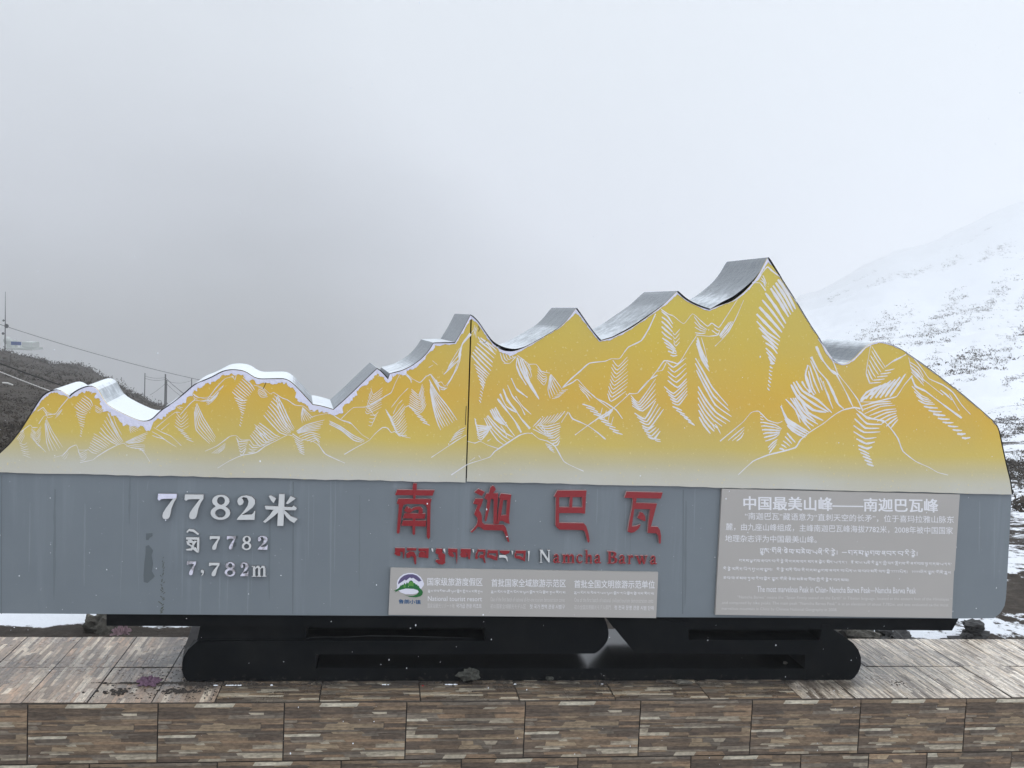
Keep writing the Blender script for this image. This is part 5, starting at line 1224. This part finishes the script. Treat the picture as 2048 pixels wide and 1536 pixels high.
cloth('cloth_scrap', gp(243, 1266, -.01), .055, .06, .035, m_pale, 'pale pink cloth scrap on the mud behind the ledge', 9)

# ------------------------------------------------------------------ poles, cables, hut
def pole(px, ytop, Dd, hgt, r, label, cat='pole', grp=None, name='utility_pole'):
    x, y, z = P(px, ytop, Dd); mb = MB(); tube(mb, [(x, y, z), (x, y, z-hgt)], [r*.8, r], 6)
    o = mb.build(name, m_pole, loc=(x, y, z-hgt)); tag(o, label, cat, grp); return (x, y, z)
gp_ = 'thin net poles beyond the ridge'
pa = pole(290, 746, 140, 12, .075, 'leftmost of the thin poles beyond the left ridge', 'pole', gp_)
pb = pole(331, 748, 136, 12, .11, 'tallest thick pole beyond the left ridge', 'pole', gp_)
pc = pole(333.5, 760, 134, 12, .08, 'shorter pole standing right against the tallest one', 'pole', gp_)
pd = pole(383.5, 757, 140, 12, .08, 'rightmost thin pole beyond the left ridge', 'pole', gp_)
def sag(a, b_, s, n=10):
    a, b_ = Vector(a), Vector(b_); return [a.lerp(b_, i/n)-Vector((0, 0, s*4*(i/n)*(1-i/n))) for i in range(n+1)]
def wire(name, pts, r, m, label, cat='cable', grp=None):
    mb = MB(); tube(mb, pts, r, 5); return tag(mb.build(name, m), label, cat, grp)
dn = lambda p_, h: (p_[0], p_[1], p_[2]-h)
gw = 'wires strung between the thin poles'
wire('span_wire', sag(dn(pa, .4), dn(pb, .45), .2), .018, m_pole, 'upper wire between the leftmost and the tallest pole', 'wire', gw)
wire('span_wire', sag(dn(pa, .7), dn(pb, .7), .22), .018, m_pole, 'lower wire between the leftmost and the tallest pole', 'wire', gw)
wire('span_wire', sag(dn(pb, .8), dn(pd, .25), .4), .018, m_pole, 'wire between the tallest and the rightmost pole', 'wire', gw)
wire('guy_wire', sag(dn(pb, .5), P(374, 792, 138), .1), .035, m_pole, 'guy wire slanting down right from the tallest pole', 'wire', gw)
wire('guy_wire', sag(dn(pc, .5), P(366, 795, 136), .1), .02, m_pole, 'faint second guy wire slanting down right', 'wire', gw)
wire('guy_wire', sag(dn(pc, .3), P(300, 790, 136), .1), .018, m_pole, 'faint guy wire slanting down left between the poles', 'wire', gw)
wire('overhead_cable', sag(P(-300, 540, 60), P(560, 790, 75), .8, 24), .016, m_cable_g, 'long grey cable crossing the misty sky down to the right')
wire('overhead_cable', sag(P(-300, 600, 30), P(360, 838, 36), .3, 20), .019, m_cable_d, 'black cable crossing in front of the brown hillside')
wire('overhead_cable', sag(P(-300, 604, 14), P(112, 786, 16), .06, 16), .0075, m_cable_w, 'white cable running down towards the left shoulder of the sign')
wire('cable_end', [P(5, 765.5, 15), P(15, 766, 15), P(26, 770, 15)], .012, m_cable_w, 'short white strip lying on the brown slope', 'strip')
# antenna mast and hut on the far crest
x, y, z = P(10, 700, 127)
mast = empty('antenna_mast', (x, y, z), 'thin antenna mast beside the hut on the far left crest', 'mast')
mb = MB(); tube(mb, [(x, y, z-1), (x, y, z+3), (x-.02, y, z+7)], [.08, .055, .02], 6); mb.build('pole', m_pole, mast)
for (u, w_, r_) in ((14, 652, .26), (7, 667, .16), (8, 641, .13)):
    mb = MB(); c = Vector(P(u, w_, 126.8)); tube(mb, [c-Vector((0, .15, 0)), c, c+Vector((0, .25, 0))], [r_, r_*.7, r_*.2], 10); mb.build('dish', m_pole, mast)
x0, y0, z0 = P(14, 698, 129)
hut = empty('weather_hut', (x0, y0, z0), 'small pale hut with a white dome and blue sheeting on the far left crest', 'hut')
def pbox(px0, px1, py0, py1, Yd, dep, name, m, parent):
    a, b_ = P(px0, py0, Yd), P(px1, py1, Yd); mb = MB(); box(mb, a[0], b_[0], Yd, Yd+dep, b_[2], a[2]); return mb.build(name, m, parent)
pbox(8, 64, 695, 701, 128.9, 4, 'terrace', m_hut, hut); pbox(13, 21, 681, 695.4, 129.4, 2.4, 'cabin', m_hut, hut); pbox(44, 64, 684, 695.4, 129.5, 2.6, 'wall', m_hut, hut)
pbox(22, 42, 683, 690.5, 129.2, .1, 'blue_sheet', m_bluep, hut)
for q in (22, 31, 41): pbox(q, q+1, 683, 696, 129.32, .1, 'post', m_hut, hut)
mb = MB(); c = Vector(P(15, 681, 130)); bm = bmesh.new(); bmesh.ops.create_uvsphere(bm, u_segments=12, v_segments=8, radius=.48); vs = [tuple(v.co+c) for v in bm.verts]; bm.verts.index_update(); fs = [tuple(v.index for v in f.verts) for f in bm.faces]; bm.free(); mb.add(vs, fs); mb.build('dome', m_hut, hut)

# ------------------------------------------------------------------ falling snow
mb = MB(); rr = random.Random(21)
oc = [(1, 0, 0), (-1, 0, 0), (0, 1, 0), (0, -1, 0), (0, 0, 1), (0, 0, -1)]; of = [(0, 2, 4), (2, 1, 4), (1, 3, 4), (3, 0, 4), (2, 0, 5), (1, 2, 5), (3, 1, 5), (0, 3, 5)]
for i in range(620):
    D = rr.uniform(2.2, 5.15); px_, py_ = rr.uniform(-100, 2150), rr.uniform(-50, 1600); c = P(px_, py_, D)
    if c[2] < .03 and D > 4.95: continue
    s = rr.choice((.0008, .001, .0013, .0021)); s *= .75+D*.06
    a = rr.uniform(.7, 1.9)
    mb.add([(c[0]+s*q[0], c[1]+s*q[1], c[2]+s*a*q[2]) for q in oc], of)
tag(mb.build('falling_snow', m_snow), 'fine snowflakes drifting through the air', None, None, 'stuff')

# ------------------------------------------------------------------ haze
m_haze = bpy.data.materials.new('haze'); m_haze.use_nodes = True; t = m_haze.node_tree; t.nodes.clear()
pv = N(t, 'ShaderNodeVolumePrincipled', i_Density=HAZE if 'HAZE' in globals() else .0016); pv.inputs['Color'].default_value = (1, 1, 1, 1); pv.inputs['Anisotropy'].default_value = 0.0
oo = N(t, 'ShaderNodeOutputMaterial'); Lk(t, pv.outputs[0], oo.inputs['Volume'])
mb = MB(); box(mb, -1400, 1500, -40, 1010, -330, 560)
hz = mb.build('haze', m_haze); tag(hz, 'pale mountain mist hanging over the valley and hillsides', None, None, 'stuff')
